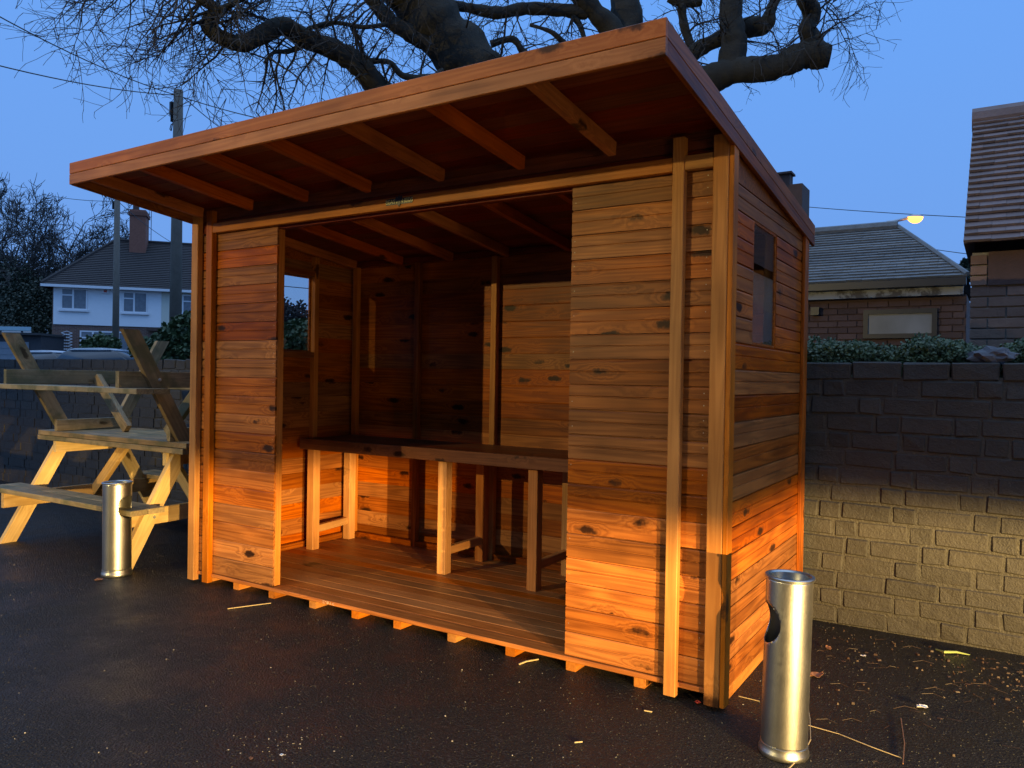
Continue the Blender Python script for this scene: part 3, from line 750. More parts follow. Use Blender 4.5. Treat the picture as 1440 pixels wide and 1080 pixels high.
# twigs hanging into view from the part of the crown above the frame
for (u, v_, k, n_) in [(150, -40, 7.2, 4), (190, -30, 7.2, 5), (225, -25, 7.1, 5), (255, 0, 7.0, 6), (285, 25, 7.2, 5), (350, -30, 7.4, 4), (400, -25, 7.5, 4), (450, -30, 7.6, 3), (500, -20, 7.8, 3), (720, -30, 9, 3), (930, -30, 9.3, 3), (1000, -20, 9.3, 3), (1150, 10, 8.8, 3), (1150, 30, 8.8, 2)]:
    for _ in range(n_):
        p = at(u + rnd.uniform(-15, 15), v_, k) - oak_base
        dirv = -CR * rnd.uniform(-.2, 1.0) - CU * rnd.uniform(.25, .8) if u < 900 else CR * rnd.uniform(0, 1) + CU * rnd.uniform(-.3, .3)
        grow(tw, p, dirv + CF * rnd.uniform(-.3, .3), rnd.uniform(.55, .95), .009, 2, rnd, .05)
tw.build('crown', 'twig', oak)

# ------------------------------------------------------------------ distant bare trees on the left
def bare_tree(base, h, spread, seed, label):
    rnd = random.Random(seed); base = Vector(base); root = empty('bare_tree', base, 0, label, 'tree', 'bare trees beyond the house')
    t = MB(); cr_ = MB()
    def rec(p, d, ln, r, lvl):
        n = 4; pts = [p]; rad = [r]
        for i in range(n):
            d = (d + Vector((rnd.gauss(0, .16), rnd.gauss(0, .16), rnd.gauss(0, .12) + .06))).normalized(); p = p + d * ln / n; pts.append(p); rad.append(r * (1 - .45 * (i + 1) / n))
        (t if lvl >= 4 else cr_).tube(pts, rad, 5 if lvl > 2 else 3, False)
        if lvl > 0:
            for _ in range(rnd.choice((3, 3, 4)) if lvl > 1 else 4):
                k = rnd.choice((1, 2, 3, 4)) if lvl > 1 else rnd.choice((1, 2, 3, 4)); s_ = d.orthogonal().normalized(); s_.rotate(Matrix.Rotation(rnd.uniform(0, 6.28), 3, d).to_quaternion())
                rec(pts[k], d * .75 + s_ * rnd.uniform(.45, 1.0) * spread, ln * rnd.uniform(.55, .78), max(rad[k] * .6, .024), lvl - 1)
    rec(Vector((0, 0, -.2)), Vector((0, 0, 1)), h * .36, h * .022, 6)
    t.build('trunk', 'bark', root); cr_.build('crown', 'far_twig', root); return root
for i, (u, k, h, lab) in enumerate([(-8, 58, 17, 'bare tree cut by the left edge of the picture'), (18, 63, 19, 'bare tree with wide crown just inside the left edge'), (44, 70, 22, 'tallest bare tree standing far behind the garage'), (66, 62, 19, 'bare tree rising left of the white house gutter'),
        (90, 68, 17, 'bare tree above the left corner of the white house roof'), (118, 64, 16, 'bare tree rising behind the hipped roof slope'), (146, 72, 14, 'small bare tree beside the brown telegraph pole')]):
    p = at(u, 520, k); bare_tree((p.x, p.y, .9), h, .9, 40 + i, lab)
# evergreen mass in front of them
def thicket(name, lab, pts, size, n, mat, kind_cat, seed):
    return shrub(name, lab, kind_cat, pts, size, n, mat, seed=seed)
pts_ = []
for u, v_, k, r in [(5, 440, 52, 2.6), (25, 425, 54, 2.8), (50, 430, 55, 2.4), (12, 400, 56, 2.6), (40, 470, 52, 2.4), (0, 470, 50, 2.4)]:
    p = at(u, v_, k); pts_.append(((p.x, p.y, p.z), (r, r, r)))
shrub('evergreen_thicket', 'dark evergreen thicket left of the white house below the bare trees', 'shrub', pts_, .17, 3500, 'dark_leaf', seed=8)
def shrub_px(name, lab, cat, lst, size, n, mat, seed):
    o = []
    for u, v_, k, rx, rz_ in lst:
        p = at(u, v_, k); o.append(((p.x, p.y, p.z), (rx * k / F_PX, rx * k / F_PX, rz_ * k / F_PX)))
    return shrub(name, lab, cat, o, size, n, mat, seed=seed)
shrub_px('round_bush', 'rounded green bush under the ground floor window of the white house', 'bush', [(140, 490, 33, 24, 26), (128, 492, 33, 16, 20), (155, 488, 33, 16, 20)], .16, 900, 'hedge_leaf', 11)
shrub_px('garden_conifer', 'feathery conifer beside the left corner post of the shelter', 'shrub', [(262, 490, 17, 30, 45), (248, 480, 17, 24, 34), (275, 470, 17, 26, 40), (232, 492, 17, 26, 28), (205, 492, 19, 24, 22), (262, 462, 17, 18, 24)], .10, 2200, 'hedge_leaf', 12)
shrub_px('garden_hedge', 'green hedge seen through the left window of the shelter', 'hedge', [(395, 490, 15, 45, 40), (430, 480, 15, 36, 38), (350, 490, 15, 40, 40), (445, 500, 15, 36, 40), (415, 470, 15.5, 26, 26)], .085, 2200, 'hedge_leaf', 13)
# far wooded hill seen through the window
rnd = random.Random(3); fw = MB(); hill = MB()
for i in range(60):
    u = 300 + i * 4.5; p = at(u, 425 - 8 * math.sin(i * .35), 120)
    leaf_cloud(fw, (p.x, p.y, p.z - 3 + rnd.uniform(-.6, .9)), (2.0, 2.0, 2.6 + rnd.uniform(0, 1.4)), 160, .55, rnd)
    leaf_cloud(fw, (p.x, p.y, p.z - 7), (2.6, 2.0, 4.5), 160, .8, rnd)
tag(fw.build('distant_wood', 'far_twig'), 'distant dusky wood on the skyline seen through the left window', 'wood', kind='stuff')

# ------------------------------------------------------------------ white semi-detached house
hx = at(74, 402, 42.0); ang = math.atan2(CR.y, CR.x) + math.radians(17)
house = empty('semi_detached_house', (hx.x, hx.y, .9), ang, 'white rendered brick semi-detached house with dark hipped roof and chimney', 'house')
EZ = hx.z - .9 + .05; HW, HD = 11.0, 7.5; RB = 3.02
def hb(name, lo, hi, mat, par=None):
    b = MB(); b.box(lo, hi); return b.build(name, mat, par or house)
hb('wall', (0, 0, -.3), (HW, HD, EZ), 'far_brick')
hb('upper_wall', (.06, -.07, RB), (5.42, -.002, EZ - .02), 'white_render'); hb('upper_wall', (5.425, -.06, RB), (HW - .1, -.002, EZ - .02), 'cream_render')
rf = MB(); ov = .45; RZ = EZ + 3.15; a, b_ = (2.4, HD / 2), (HW - 2.4, HD / 2)
E0 = [(-ov, -ov, EZ), (HW + ov, -ov, EZ), (HW + ov, HD + ov, EZ), (-ov, HD + ov, EZ)]; R0, R1 = (a[0], a[1], RZ), (b_[0], b_[1], RZ)
rf.poly([E0[0], E0[1], R1, R0]); rf.poly([E0[1], E0[2], R1]); rf.poly([E0[2], E0[3], R0, R1]); rf.poly([E0[3], E0[0], R0]); rf.poly(E0[::-1])
roof = rf.build('roof', 'brown_roof', house)
# tile courses on the front and the left slope, as thin laths of tiles
tcm = MB(); nrow = 26
for i in range(nrow):
    t = i / nrow; t2 = (i + 1.12) / nrow
    for (A, B, C, Dd) in ((E0[0], E0[1], R1, R0), (E0[3], E0[0], R0, R0)):
        A, B, C, Dd = map(Vector, (A, B, C, Dd)); p0, p1 = A.lerp(Dd, t), B.lerp(C, t); q0, q1 = A.lerp(Dd, min(t2, 1)), B.lerp(C, min(t2, 1))
        nn = (p1 - p0).cross(q0 - p0).normalized(); 
        if nn.z < 0: nn = -nn
        tcm.poly([p0 + nn * .055, p1 + nn * .055, q1 + nn * .012, q0 + nn * .012]); tcm.poly([p0, p1, p1 + nn * .055, p0 + nn * .055])
tcm.build('tile_courses', 'brown_roof', roof)
rm = MB(); 
for A, B in ((R0, R1), (E0[0], R0), (E0[3], R0), (E0[1], R1)): rm.tube([Vector(A) + Vector((0, 0, .04)), Vector(B) + Vector((0, 0, .04))], .11, 6)
rm.build('ridge_tiles', 'brown_roof', roof)
ch_ = MB(); cxh = HW / 2 - 1.75; ch_.box((cxh - .45, HD / 2 - 1.1, RZ - .8), (cxh + .42, HD / 2 + .1, RZ + 1.75)); chim = ch_.build('chimney', 'red_brick', roof)
c2 = MB(); c2.box((cxh - .51, HD / 2 - 1.18, RZ + 1.40), (cxh + .48, HD / 2 + .18, RZ + 1.62)); c2.build('chimney_band', 'red_brick', roof)
c3 = MB(); c3.tube([(cxh - .2, HD / 2 - .5, RZ + 1.7), (cxh - .2, HD / 2 - .5, RZ + 2.5)], .17, 10); c3.build('chimney_pot', 'dull_brick', roof)
c4 = MB(); c4.tube([(cxh + .56, HD / 2, RZ - .2), (cxh + .56, HD / 2, RZ + 2.6)], .02, 5); c4.build('aerial_pole', 'wire', roof)
hb('gutter', (-ov, -ov - .08, EZ - .13), (HW + ov, -ov + .02, EZ + .01), 'upvc'); hb('gutter', (-ov - .08, -ov, EZ - .13), (-ov + .02, HD + ov, EZ + .01), 'black_plastic')
hb('soffit', (-ov + .02, -ov + .02, EZ - .06), (HW + ov, .0, EZ - .03), 'upvc')
def house_window(u0, u1, z0, z1, split, y=-.075, curtain='curtain'):
    w = MB(); t = .075
    for lo, hi in (((u0, z0), (u1, z0 + t)), ((u0, z1 - t), (u1, z1)), ((u0, z0 + t), (u0 + t, z1 - t)), ((u1 - t, z0 + t), (u1, z1 - t))): w.box((lo[0], y - .05, lo[1]), (hi[0], y, hi[1]))
    for s_ in split: w.box((u0 + (u1 - u0) * s_ - .045, y - .05, z0 + t), (u0 + (u1 - u0) * s_ + .045, y, z1 - t))
    w.box((u0 + t, y - .048, z1 - .42), (u0 + (u1 - u0) * (split[0] if split else 1) - .045, y - .002, z1 - .35))
    wo = w.build('window', 'upvc', house); hb('pane', (u0 + t, y - .018, z0 + t), (u1 - t, y - .006, z1 - t), curtain, wo); hb('sill', (u0 - .08, y - .12, z0 - .09), (u1 + .08, y, z0 - .003), 'upvc', wo)
house_window(.42, 1.72, 3.83, 5.0, [.46]); house_window(3.45, 4.72, 3.78, 4.95, [.46]); house_window(6.5, 7.75, 3.72, 4.92, [.5], -.065); house_window(8.9, 10.2, 3.72, 4.92, [.5], -.065)
house_window(1.35, 3.9, 1.35, 2.72, [.25, .75], -.005); house_window(6.8, 9.2, 1.35, 2.72, [.25, .75], -.005)
hb('alarm_box', (2.42, -.16, 4.78), (2.78, -.072, 5.0), 'upvc'); hb('alarm_lens', (2.52, -.175, 4.84), (2.68, -.161, 4.96), 'red')
tr_ = MB()
for i in range(12):
    for s_ in (-1, 1): tr_.tube([(.45, -.05, .8 + i * .16), (.72, -.05, .8 + i * .16 + .10 * s_), (.99, -.05, .8 + i * .16)], .022, 4)
tr_.build('trellis', 'upvc', house)
hb('window', (-.05, 1.2, 4.0), (-.002, 1.7, 4.9), 'upvc')
hb('porch', (4.75, -.5, RB - .22), (7.2, -.072, RB - .05), 'dull_brick')

# flat-roofed garage at the far left
gx = at(-40, 505, 40); ga = empty('flat_garage', (gx.x, gx.y, .9), math.atan2(CR.y, CR.x), 'flat roofed dark garage with pale blue fascia at the left edge', 'garage')
def gb(name, lo, hi, mat, par=ga):
    b = MB(); b.box(lo, hi); return b.build(name, mat, par)
gb('wall', (-1, .1, -.3), (3.5, 4.5, 2.3), 'dark_panel'); gb('roof', (-1.1, -.25, 2.305), (3.6, 4.6, 2.42), 'felt'); gb('fascia', (-1.1, -.30, 2.52), (3.2, -.24, 2.72), 'blue_fascia')
gd = gb('door', (.2, .04, .0), (2.9, .095, 1.95), 'grey_door')
for i in range(5): gb('door_rib', (.25, .02, .3 + i * .33), (2.85, .038, .34 + i * .33), 'grey_door', gd)
gb('clerestory', (-1.0, .02, 2.425), (3.0, .09, 2.515), 'upvc')
for x in (-.6, .5, 1.6, 2.7): gb('prop', (x, -.28, 2.424), (x + .10, -.25, 2.518), 'dark_panel')

# ------------------------------------------------------------------ parked cars showing over the wall
def car(u, k, zoff, mat, lab, yaw):
    p = at(u, 500, k); z0 = ground_z(p.x, p.y); r = empty('parked_car', (p.x, p.y, z0 + zoff), yaw, lab, 'car', 'cars parked beyond the wall')
    def sec(prof, w0, w1, name, mt):
        n = len(prof); v = []
        for s_ in (-1, 1):
            for (x, z) in prof: v.append((x, s_ * (w0 if z < .95 else w1), z))
        f = [tuple(range(n)), tuple(range(2 * n - 1, n - 1, -1))] + [(i, i + n, (i + 1) % n + n, (i + 1) % n) for i in range(n)]
        me = pym(name, v, f); bm = bmesh.new(); bm.from_mesh(me); bmesh.ops.recalc_face_normals(bm, faces=bm.faces); bmesh.ops.bevel(bm, geom=list(bm.edges), offset=.04, segments=2, affect='EDGES'); bm.to_mesh(me); bm.free()
        me.polygons.foreach_set('use_smooth', [True] * len(me.polygons)); return link(name, me, M[mt], r)
    sec([(-2.05, .28), (2.05, .28), (2.08, .62), (1.85, .86), (.95, .94), (-1.75, .94), (-2.08, .86)], .86, .80, 'body', mat)
    sec([(1.0, .92), (-1.80, .92), (-1.35, 1.36), (.25, 1.40)], .78, .66, 'glasshouse', 'dark_glass')
    sec([(.32, 1.385), (-1.40, 1.35), (-1.1, 1.46), (-.2, 1.49), (.1, 1.47)], .69, .62, 'roof_panel', mat)
    for sx in (-1.28, 1.28):
        for sy in (-1, 1):
            w = MB(); w.tube([(sx, sy * .70, .31), (sx, sy * .88, .31)], .31, 20); ty = w.build('wheel', 'rubber', r)
            w = MB(); w.tube([(sx, sy * .881, .31), (sx, sy * .89, .31)], .19, 16); w.build('hubcap', 'galv', ty)
    for sy in (-.62, .62):
        w = MB(); w.box((2.0, sy - .16, .62), (2.085, sy + .16, .76)); w.build('headlight', 'upvc', r)
    return r
car(88, 27, -.28, 'car_white', 'silver car roof showing over the wall left of the round bush', math.radians(20))
car(163, 26, -.20, 'car_silver', 'pale blue grey car behind the wall below the brown pole', math.radians(35))

# ------------------------------------------------------------------ telegraph poles and cables
pa = at(251, 127, 19.5); za = ground_z(pa.x, pa.y)
pA = empty('telegraph_pole', (pa.x, pa.y, za), 0, 'tall weathered telegraph pole with equipment box left of the shelter', 'pole', 'telegraph poles')
b = MB(); b.tube([(0, 0, -.2), (0, 0, 4), (0, 0, pa.z - za)], [.16, .135, .112], 14); b.build('post', 'pole', pA, True)
b = MB(); hA = pa.z - za; b.box((-.22, -.10, hA - .62), (-.125, .06, hA - .28)); b.build('equipment_box', 'black_plastic', pA)
b = MB(); b.box((-.128, -.13, hA - .80), (-.118, .03, hA - .30)); b.tube([(-.15, -.05, hA - .8), (-.20, -.05, hA - 1.0), (-.26, -.05, hA - .95), (-.2, -.05, hA - .82)], .012, 5); b.build('cable_loop', 'wire', pA)
pb = at(165, 278, 34); zb_ = ground_z(pb.x, pb.y)
pB = empty('telegraph_pole', (pb.x, pb.y, zb_), 0, 'brown telegraph pole standing in front of the white house', 'pole', 'telegraph poles')
b = MB(); b.tube([(0, 0, -.2), (0, 0, pb.z - zb_)], [.15, .12], 12); b.build('post', 'pole', pB, True)
b = MB(); b.box((-.2, -.12, pb.z - zb_ - .5), (-.13, .05, pb.z - zb_ - .15)); b.build('bracket', 'black_plastic', pB)
def wire(lab, p, q, sag, r=.012, grp=None):
    b = MB(); pts = []
    for i in range(13):
        t = i / 12; x = p.lerp(q, t); x = x - Vector((0, 0, sag * 4 * t * (1 - t))); pts.append(x)
    o0 = pts[0]; b.tube([x - o0 for x in pts], r, 5); return tag(b.build('overhead_cable', 'wire', None, False, Matrix.Translation(o0)), lab, 'cable', grp)
top = at(248, 134, 19.5)
wire('upper overhead cable running from the tall pole to the top left', top, at(-60, -10, 13), .15)
wire('lower overhead cable running from the tall pole to the left edge', top, at(-60, 77, 13), .12)
wire('overhead cable from the tall pole sloping steeply behind the shelter roof', at(258, 137, 19.5), at(345, 205, 24), .05)
wire('overhead cable from the tall pole running right behind the shelter roof', at(258, 137, 19.5), at(420, 178, 17), .05)
wire('cable from the brown pole running left past the bare trees', at(163, 283, 34), at(60, 273, 40), .1, .014)
wire('thin cable from the brown pole down towards the chimney of the house', at(168, 285, 34), at(240, 340, 44), .1, .014)
wire('overhead cable passing behind the lit street lamp', at(1080, 286, 30), at(1420, 308, 24), .06, .013)
wire('lower overhead cable right of the bungalow roof', at(1240, 338, 30), at(1420, 364, 22), .05, .013)
wire('overhead cable seen through the left window of the shelter', at(330, 395, 40), at(520, 412, 40), .05, .022)

# ------------------------------------------------------------------ street lamp
lp = at(1246, 335, 25); lx = at(1287, 306, 25)
lamp = empty('street_lamp', (lp.x, lp.y, ground_z(lp.x, lp.y)), 0, 'lit orange street lamp on a grey column behind the bungalow', 'street lamp')
off = Vector((lp.x, lp.y, ground_z(lp.x, lp.y)))
t1 = at(1246, 314, 25) - off; t2 = at(1256, 311.5, 25) - off; t3 = at(1276, 307, 25) - off
b = MB(); b.tube([(0, 0, -.1), t1], [.11, .075], 10); b.build('column', 'galv', lamp, True)
b = MB(); b.tube([t1 - Vector((0, 0, .02)), t1.lerp(t2, .2) + Vector((0, 0, .03)), t2, t3], .045, 8); b.build('arm', 'galv', lamp, True)
hd = Vector(CR).normalized(); hm = Matrix.Translation(lx - off) @ Matrix((hd, Vector((-hd.y, hd.x, 0)).normalized(), Vector((0, 0, 1)))).transposed().to_4x4()
bm = bmesh.new(); bmesh.ops.create_uvsphere(bm, u_segments=16, v_segments=8, radius=1)
for v_ in bm.verts: v_.co = Vector((v_.co.x * .26, v_.co.y * .13, max(v_.co.z, -.0) * .09 + .02))
me = bpy.data.meshes.new('hood'); bm.to_mesh(me); bm.free(); link('hood', me, M['galv'], lamp, hm)
bm = bmesh.new(); bmesh.ops.create_uvsphere(bm, u_segments=16, v_segments=8, radius=1)
for v_ in bm.verts: v_.co = Vector((v_.co.x * .25, v_.co.y * .15, min(v_.co.z, 0) * .20 + .015))
me = bpy.data.meshes.new('bowl'); bm.to_mesh(me); bm.free(); link('bowl', me, M['sodium'], lamp, hm)

# ------------------------------------------------------------------ bungalow with grey tiled roof
by = 6.9; eL, eR = -6.0, on_y(1352, 398, by).x; ez = on_y(1250, 402, by).z
bun = empty('brick_bungalow', (eL, by, .2), 0, 'low brick bungalow with grey tiled roof and small frosted window beyond the wall', 'bungalow')
O = Vector((eL, by, .2))
def bb(name, lo, hi, mat, par=bun):
    b = MB(); b.box(Vector(lo) - O, Vector(hi) - O); return b.build(name, mat, par)
bdep = 3.0
bb('wall', (eL + .2, by + .15, -.1), (eR + .05, by + bdep, ez - .12), 'dull_brick')
# visible brick courses on the front
for i in range(11):
    z = ez - .17 - i * .078; x = -1.3 - (.12 if i % 2 else 0)
    while x < eR:
        x1 = min(x + .215, eR + .04)
        if x1 - x > .05: link('brick', box_mesh(round(x1 - x, 3), .02, .066, 'dull_brick'), None, bun, Matrix.Translation(Vector((x, by + .142, z - .033)) - O))
        x += .227
bb('eaves_fascia', (eL, by + .02, ez - .13), (eR + .02, by + .10, ez - .005), 'peeling')
bb('gutter', (eL, by - .09, ez - .03), (eR + .05, by + .018, ez + .055), 'black_plastic')
rz = on_y(1200, 325, by + 1.45).z; rr_ = on_y(1262, 331, by + 1.45).x
nrow = 20; rfo = MB()
A0, A1 = Vector((eL, by - .06, ez + .06)), Vector((eR + .06, by - .06, ez + .06)); B0, B1 = Vector((eL, by + 1.45, rz)), Vector((rr_, by + 1.45, rz))
rfo.poly([A0 - O, A1 - O, B1 - O, B0 - O]); C1 = Vector((eR + .06, by + 2.96, ez + .06)); C0 = Vector((eL, by + 2.96, ez + .06))
rfo.poly([A1 - O, C1 - O, B1 - O]); rfo.poly([C1 - O, C0 - O, B0 - O, B1 - O])
broof = rfo.build('roof', 'slate_tile', bun)
nn = (A1 - A0).cross(B0 - A0).normalized()
for i in range(nrow):
    t = i / nrow; t2 = min((i + 1.2) / nrow, 1); row = MB(); p0, p1 = A0.lerp(B0, t), A1.lerp(B1, t); q0, q1 = A0.lerp(B0, t2), A1.lerp(B1, t2)
    x = -2.2 + (.09 if i % 2 else 0)
    while x < p1.x:
        xa, xb = x, min(x + .172, p1.x); j = random.uniform(0, .006)
        def pt(x_, tt, h_):
            a_ = A0.lerp(B0, tt); lim = A1.lerp(B1, tt).x; return Vector((min(x_, lim), a_.y, a_.z)) + nn * h_ - O
        row.poly([pt(xa, t, .026 + j), pt(xb, t, .026 + j), pt(xb, t2, .008), pt(xa, t2, .008)]); row.poly([pt(xa, t, .004), pt(xb, t, .004), pt(xb, t, .026 + j), pt(xa, t, .026 + j)])
        x += .175
    row.build('tile_course', 'slate_tile', broof)
b = MB(); b.tube([B0 - O + Vector((0, 0, .02)), B1 - O + Vector((0, 0, .02))], .075, 8); b.tube([A1 - O + Vector((0, 0, .03)), B1 - O + Vector((0, 0, .02))], .03, 6); b.build('ridge_tiles', 'slate_tile', broof)
w0, w1 = on_y(1215, 440, by + .14), on_y(1318, 468, by + .14)
wb = MB(); t = .055; X0, X1, Z0, Z1 = w0.x, w1.x, w1.z - .06, w0.z + .03
for lo, hi in (((X0, Z0), (X1, Z0 + t)), ((X0, Z1 - t), (X1, Z1)), ((X0, Z0 + t), (X0 + t, Z1 - t)), ((X1 - t, Z0 + t), (X1, Z1 - t))):
    wb.box(Vector((lo[0], by + .085, lo[1])) - O, Vector((hi[0], by + .128, hi[1])) - O)
win = wb.build('window', 'black_plastic', bun); bb('pane', (X0 + t, by + .105, Z0 + t), (X1 - t, by + .115, Z1 - t), 'frost', win)
pv = on_y(1147, 438, by + .1); bb('vent_pipe', (pv.x - .05, by + .04, pv.z - .05), (pv.x + .05, by + .128, pv.z + .05), 'black_plastic')
# its chimney, showing over the shelter roof
cp = at(1104, 250, 11.5); cpy = cp.y
bb('chimney', (cp.x - .18, cpy - .25, rz - .4), (cp.x + .30, cpy + .25, at(1104, 266, 11.5).z), 'dull_brick'); bb('chimney_pot', (cp.x - .10, cpy - .1, at(1104, 266, 11.5).z + .001), (cp.x + .09, cpy + .1, cp.z + .03), 'dull_brick'); bb('chimney_cap', (cp.x - .13, cpy - .13, cp.z + .031), (cp.x + .12, cpy + .13, cp.z + .06), 'dull_brick')

# ------------------------------------------------------------------ brick building with purple tiles, right edge
gy = 3.14; g0 = on_y(1364, 400, gy); gx0 = g0.x; gez = on_y(1400, 340, gy - .12).z
gab = empty('tiled_outbuilding', (gx0, gy, .1), 0, 'brown brick building with purple tiled roof at the right edge', 'building')
O2 = Vector((gx0, gy, .1)); GX1 = gx0 + 4.2
def gbx(name, lo, hi, mat, par=gab):
    b = MB(); b.box(Vector(lo) - O2, Vector(hi) - O2); return b.build(name, mat, par)
gbx('wall', (gx0 + .01, gy + .014, -.1), (GX1, gy + 2.9, gez - .05), 'mortar')
ZB = gez - .30
nb_ = 0
for i in range(14):
    z = ZB - i * .0755; x = gx0 + .004 - (.0 if i % 2 else .0); first = True; k = i % 2
    while x < gx0 + 1.5:
        ln = .103 if (first and k) else .215
        link('brick', box_mesh(ln, .05, .065, 'brown_brick'), None, gab, Matrix.Translation(Vector((x, gy + .022 + random.uniform(-.002, .002), z - .0325)) - O2)); x += ln + .010; first = False
gbx('eaves_board', (gx0 + .11, gy - .02, ZB + .01), (GX1, gy + .012, gez - .052), 'dull_brick')
for i in range(3): link('brick', box_mesh(.10, .05, .065, 'brown_brick'), None, gab, Matrix.Translation(Vector((gx0 + .002, gy + .01, ZB + .045 + i * .075)) - O2))
gr0 = Vector((gx0 - .04, gy - .13, gez)); run = 1.42; grz = on_y(1364, 172, gy - .13 + run).z
gr1 = Vector((gx0 - .04, gy - .13 + run, grz))
ru = (gr1 - gr0); rn = Vector((1, 0, 0)).cross(ru).normalized()
b = MB(); b.poly([gr0 - O2, Vector((GX1, gr0.y, gr0.z)) - O2, Vector((GX1, gr1.y, gr1.z)) - O2, gr1 - O2]); bk = Vector((gx0 - .04, gr1.y + run, gr0.z)); b.poly([gr1 - O2, Vector((GX1, gr1.y, gr1.z)) - O2, Vector((GX1, bk.y, bk.z)) - O2, bk - O2])
b.poly([gr0 - O2, gr1 - O2, bk - O2])
groof = b.build('roof', 'dull_brick', gab)
nrow = 21; gauge = ru.length / nrow; ud = ru.normalized()
tmesh = {}
def tile_mesh(w, s):
    if (w, s) in tmesh: return tmesh[(w, s)]
    rr2 = random.Random(s); j = [rr2.uniform(-.003, .003) for _ in range(6)]; Ln = gauge * 1.35
    v = [(0, 0, .026 + j[0]), (w, 0, .026 + j[1]), (w, Ln, .003), (0, Ln, .003), (0, 0, .046 + j[0]), (w, 0, .046 + j[1]), (w, Ln, .014), (0, Ln, .014)]
    f = [(3, 2, 1, 0), (4, 5, 6, 7), (0, 1, 5, 4), (1, 2, 6, 5), (2, 3, 7, 6), (3, 0, 4, 7)]
    me = pym('roof_tile', v, f); me.materials.append(M['roof_tile']); tmesh[(w, s)] = me; return me
base = Matrix((Vector((1, 0, 0)), ud, rn)).transposed().to_4x4(); more = MB(); cnt = 0
for i in range(nrow):
    x = -(.0 if i % 2 else 0); first = True
    while x < GX1 - gx0:
        w = .083 if (first and i % 2) else .166
        q = gr0 + Vector((x, 0, 0)) + ud * (i * gauge - .03)
        m4 = base.copy(); m4.translation = q - O2; tmm = tile_mesh(w, random.randrange(5))
        if x < 2.2 and cnt < 295: link('roof_tile', tmm, None, groof, m4); cnt += 1
        else:
            n0 = len(more.v); more.v += [tuple(m4 @ v_.co) for v_ in tmm.vertices]; more.f += [tuple(n0 + k for k in p_.vertices) for p_ in tmm.polygons]
        x += w + .0015; first = False
tag(more.build('roof_tiles', 'roof_tile', groof), kind='stuff')
b = MB(); b.tube([gr1 - O2 + Vector((-.01, 0, .01)), Vector((GX1, gr1.y, gr1.z + .01)) - O2], .10, 10); b.build('ridge_tile', 'roof_tile', groof)
# small dark tree between bungalow and building
shrub_px('garden_tree', 'small dark tree between the bungalow roof and the brick building', 'tree', [(1362, 385, 13, 14, 14), (1350, 382, 13, 9, 9), (1372, 372, 13, 14, 16), (1358, 372, 13, 7, 7)], .07, 500, 'dark_leaf', 31)

# ------------------------------------------------------------------ litter on the tarmac
def bit(name, lab, cat, pts, r, mat, k=4):
    b = MB(); o0 = Vector((pts[0][0], pts[0][1], 0)); b.tube([Vector(p) - o0 for p in pts], r, k); return tag(b.build(name, mat, None, False, Matrix.Translation(o0)), lab, cat)
def gpx(u, v_, z=.004): return on_z(u, v_, z)
bit('straw_stalk', 'long pale stalk curling past the foot of the near steel bin', 'stalk', [gpx(1108, 1082), gpx(1128, 1062, .01), gpx(1140, 1040, .015), gpx(1139, 1010, .02), gpx(1133, 975, .008)], .0022, 'straw')
bit('straw_stalk', 'straight thin stalk on the tarmac right of the near steel bin', 'stalk', [gpx(1130, 1018), gpx(1180, 1032, .006), gpx(1225, 1050, .006), gpx(1268, 1066)], .0018, 'straw')
bit('fallen_twig', 'upright forked twig lying at the lower right', 'twig', [gpx(1270, 1074), gpx(1272, 1045, .006), gpx(1267, 1010, .006)], .0026, 'dry')
bit('fallen_twig', 'short pale twig between the shelter corner and the near bin', 'twig', [gpx(1039, 979), gpx(1068, 986)], .002, 'straw')
bit('wood_splinter', 'thin pale wood splinter on the tarmac before the left bearers', 'splinter', [gpx(320, 856), gpx(350, 852, .006), gpx(381, 848)], .0030, 'straw')
bit('wood_shaving', 'curved pink wood shaving on the tarmac below the opening', 'shaving', [gpx(730, 934), gpx(740, 930, .008), gpx(757, 927)], .0045, 'straw')
bit('wood_splinter', 'small yellow splinter on the tarmac below the near corner', 'splinter', [gpx(808, 1044), gpx(819, 1043)], .003, 'straw')
bit('wood_splinter', 'small yellow splinter in front of the right front panel', 'splinter', [gpx(906, 999), gpx(917, 1001)], .003, 'straw')
def leaf(u, v_, size, mat, name, lab, cat, seed):
    rr2 = random.Random(seed); c = gpx(u, v_, .0); bm = bmesh.new(); n = 7; vs = []
    for j in range(n):
        for i in (-1, 0, 1):
            t = j / (n - 1); w = math.sin(math.pi * min(.98, t * .9 + .06)) * .36
            vs.append(bm.verts.new(((t - .5) * size, i * w * size * rr2.uniform(.8, 1.15), .004 + size * (.10 * t * t + .16 * abs(i) * rr2.uniform(.2, 1)))))
    for j in range(n - 1):
        for i in range(2): bm.faces.new((vs[j * 3 + i], vs[j * 3 + i + 1], vs[j * 3 + i + 4], vs[j * 3 + i + 3]))
    me = bpy.data.meshes.new(name); bm.to_mesh(me); bm.free()
    o = link(name, me, M[mat], None, Matrix.Translation((c.x, c.y, .001)) @ Matrix.Rotation(rr2.uniform(0, 6.28), 4, 'Z')); sm_ = o.modifiers.new('t', 'SOLIDIFY'); sm_.thickness = .001
    return tag(o, lab, cat)
leaf(1148, 952, .075, 'dry', 'dead_leaf', 'brown dead leaf right of the near steel bin', 'leaf', 1)
leaf(1165, 913, .045, 'dry', 'dead_leaf', 'small brown dead leaf near the foot of the brick wall', 'leaf', 2)
leaf(1297, 997, .055, 'paper', 'paper_scrap', 'crumpled white scrap on the tarmac at the lower right', 'litter', 3)
leaf(1214, 924, .030, 'paper', 'paper_scrap', 'tiny white scrap by the foot of the brick wall', 'litter', 4)
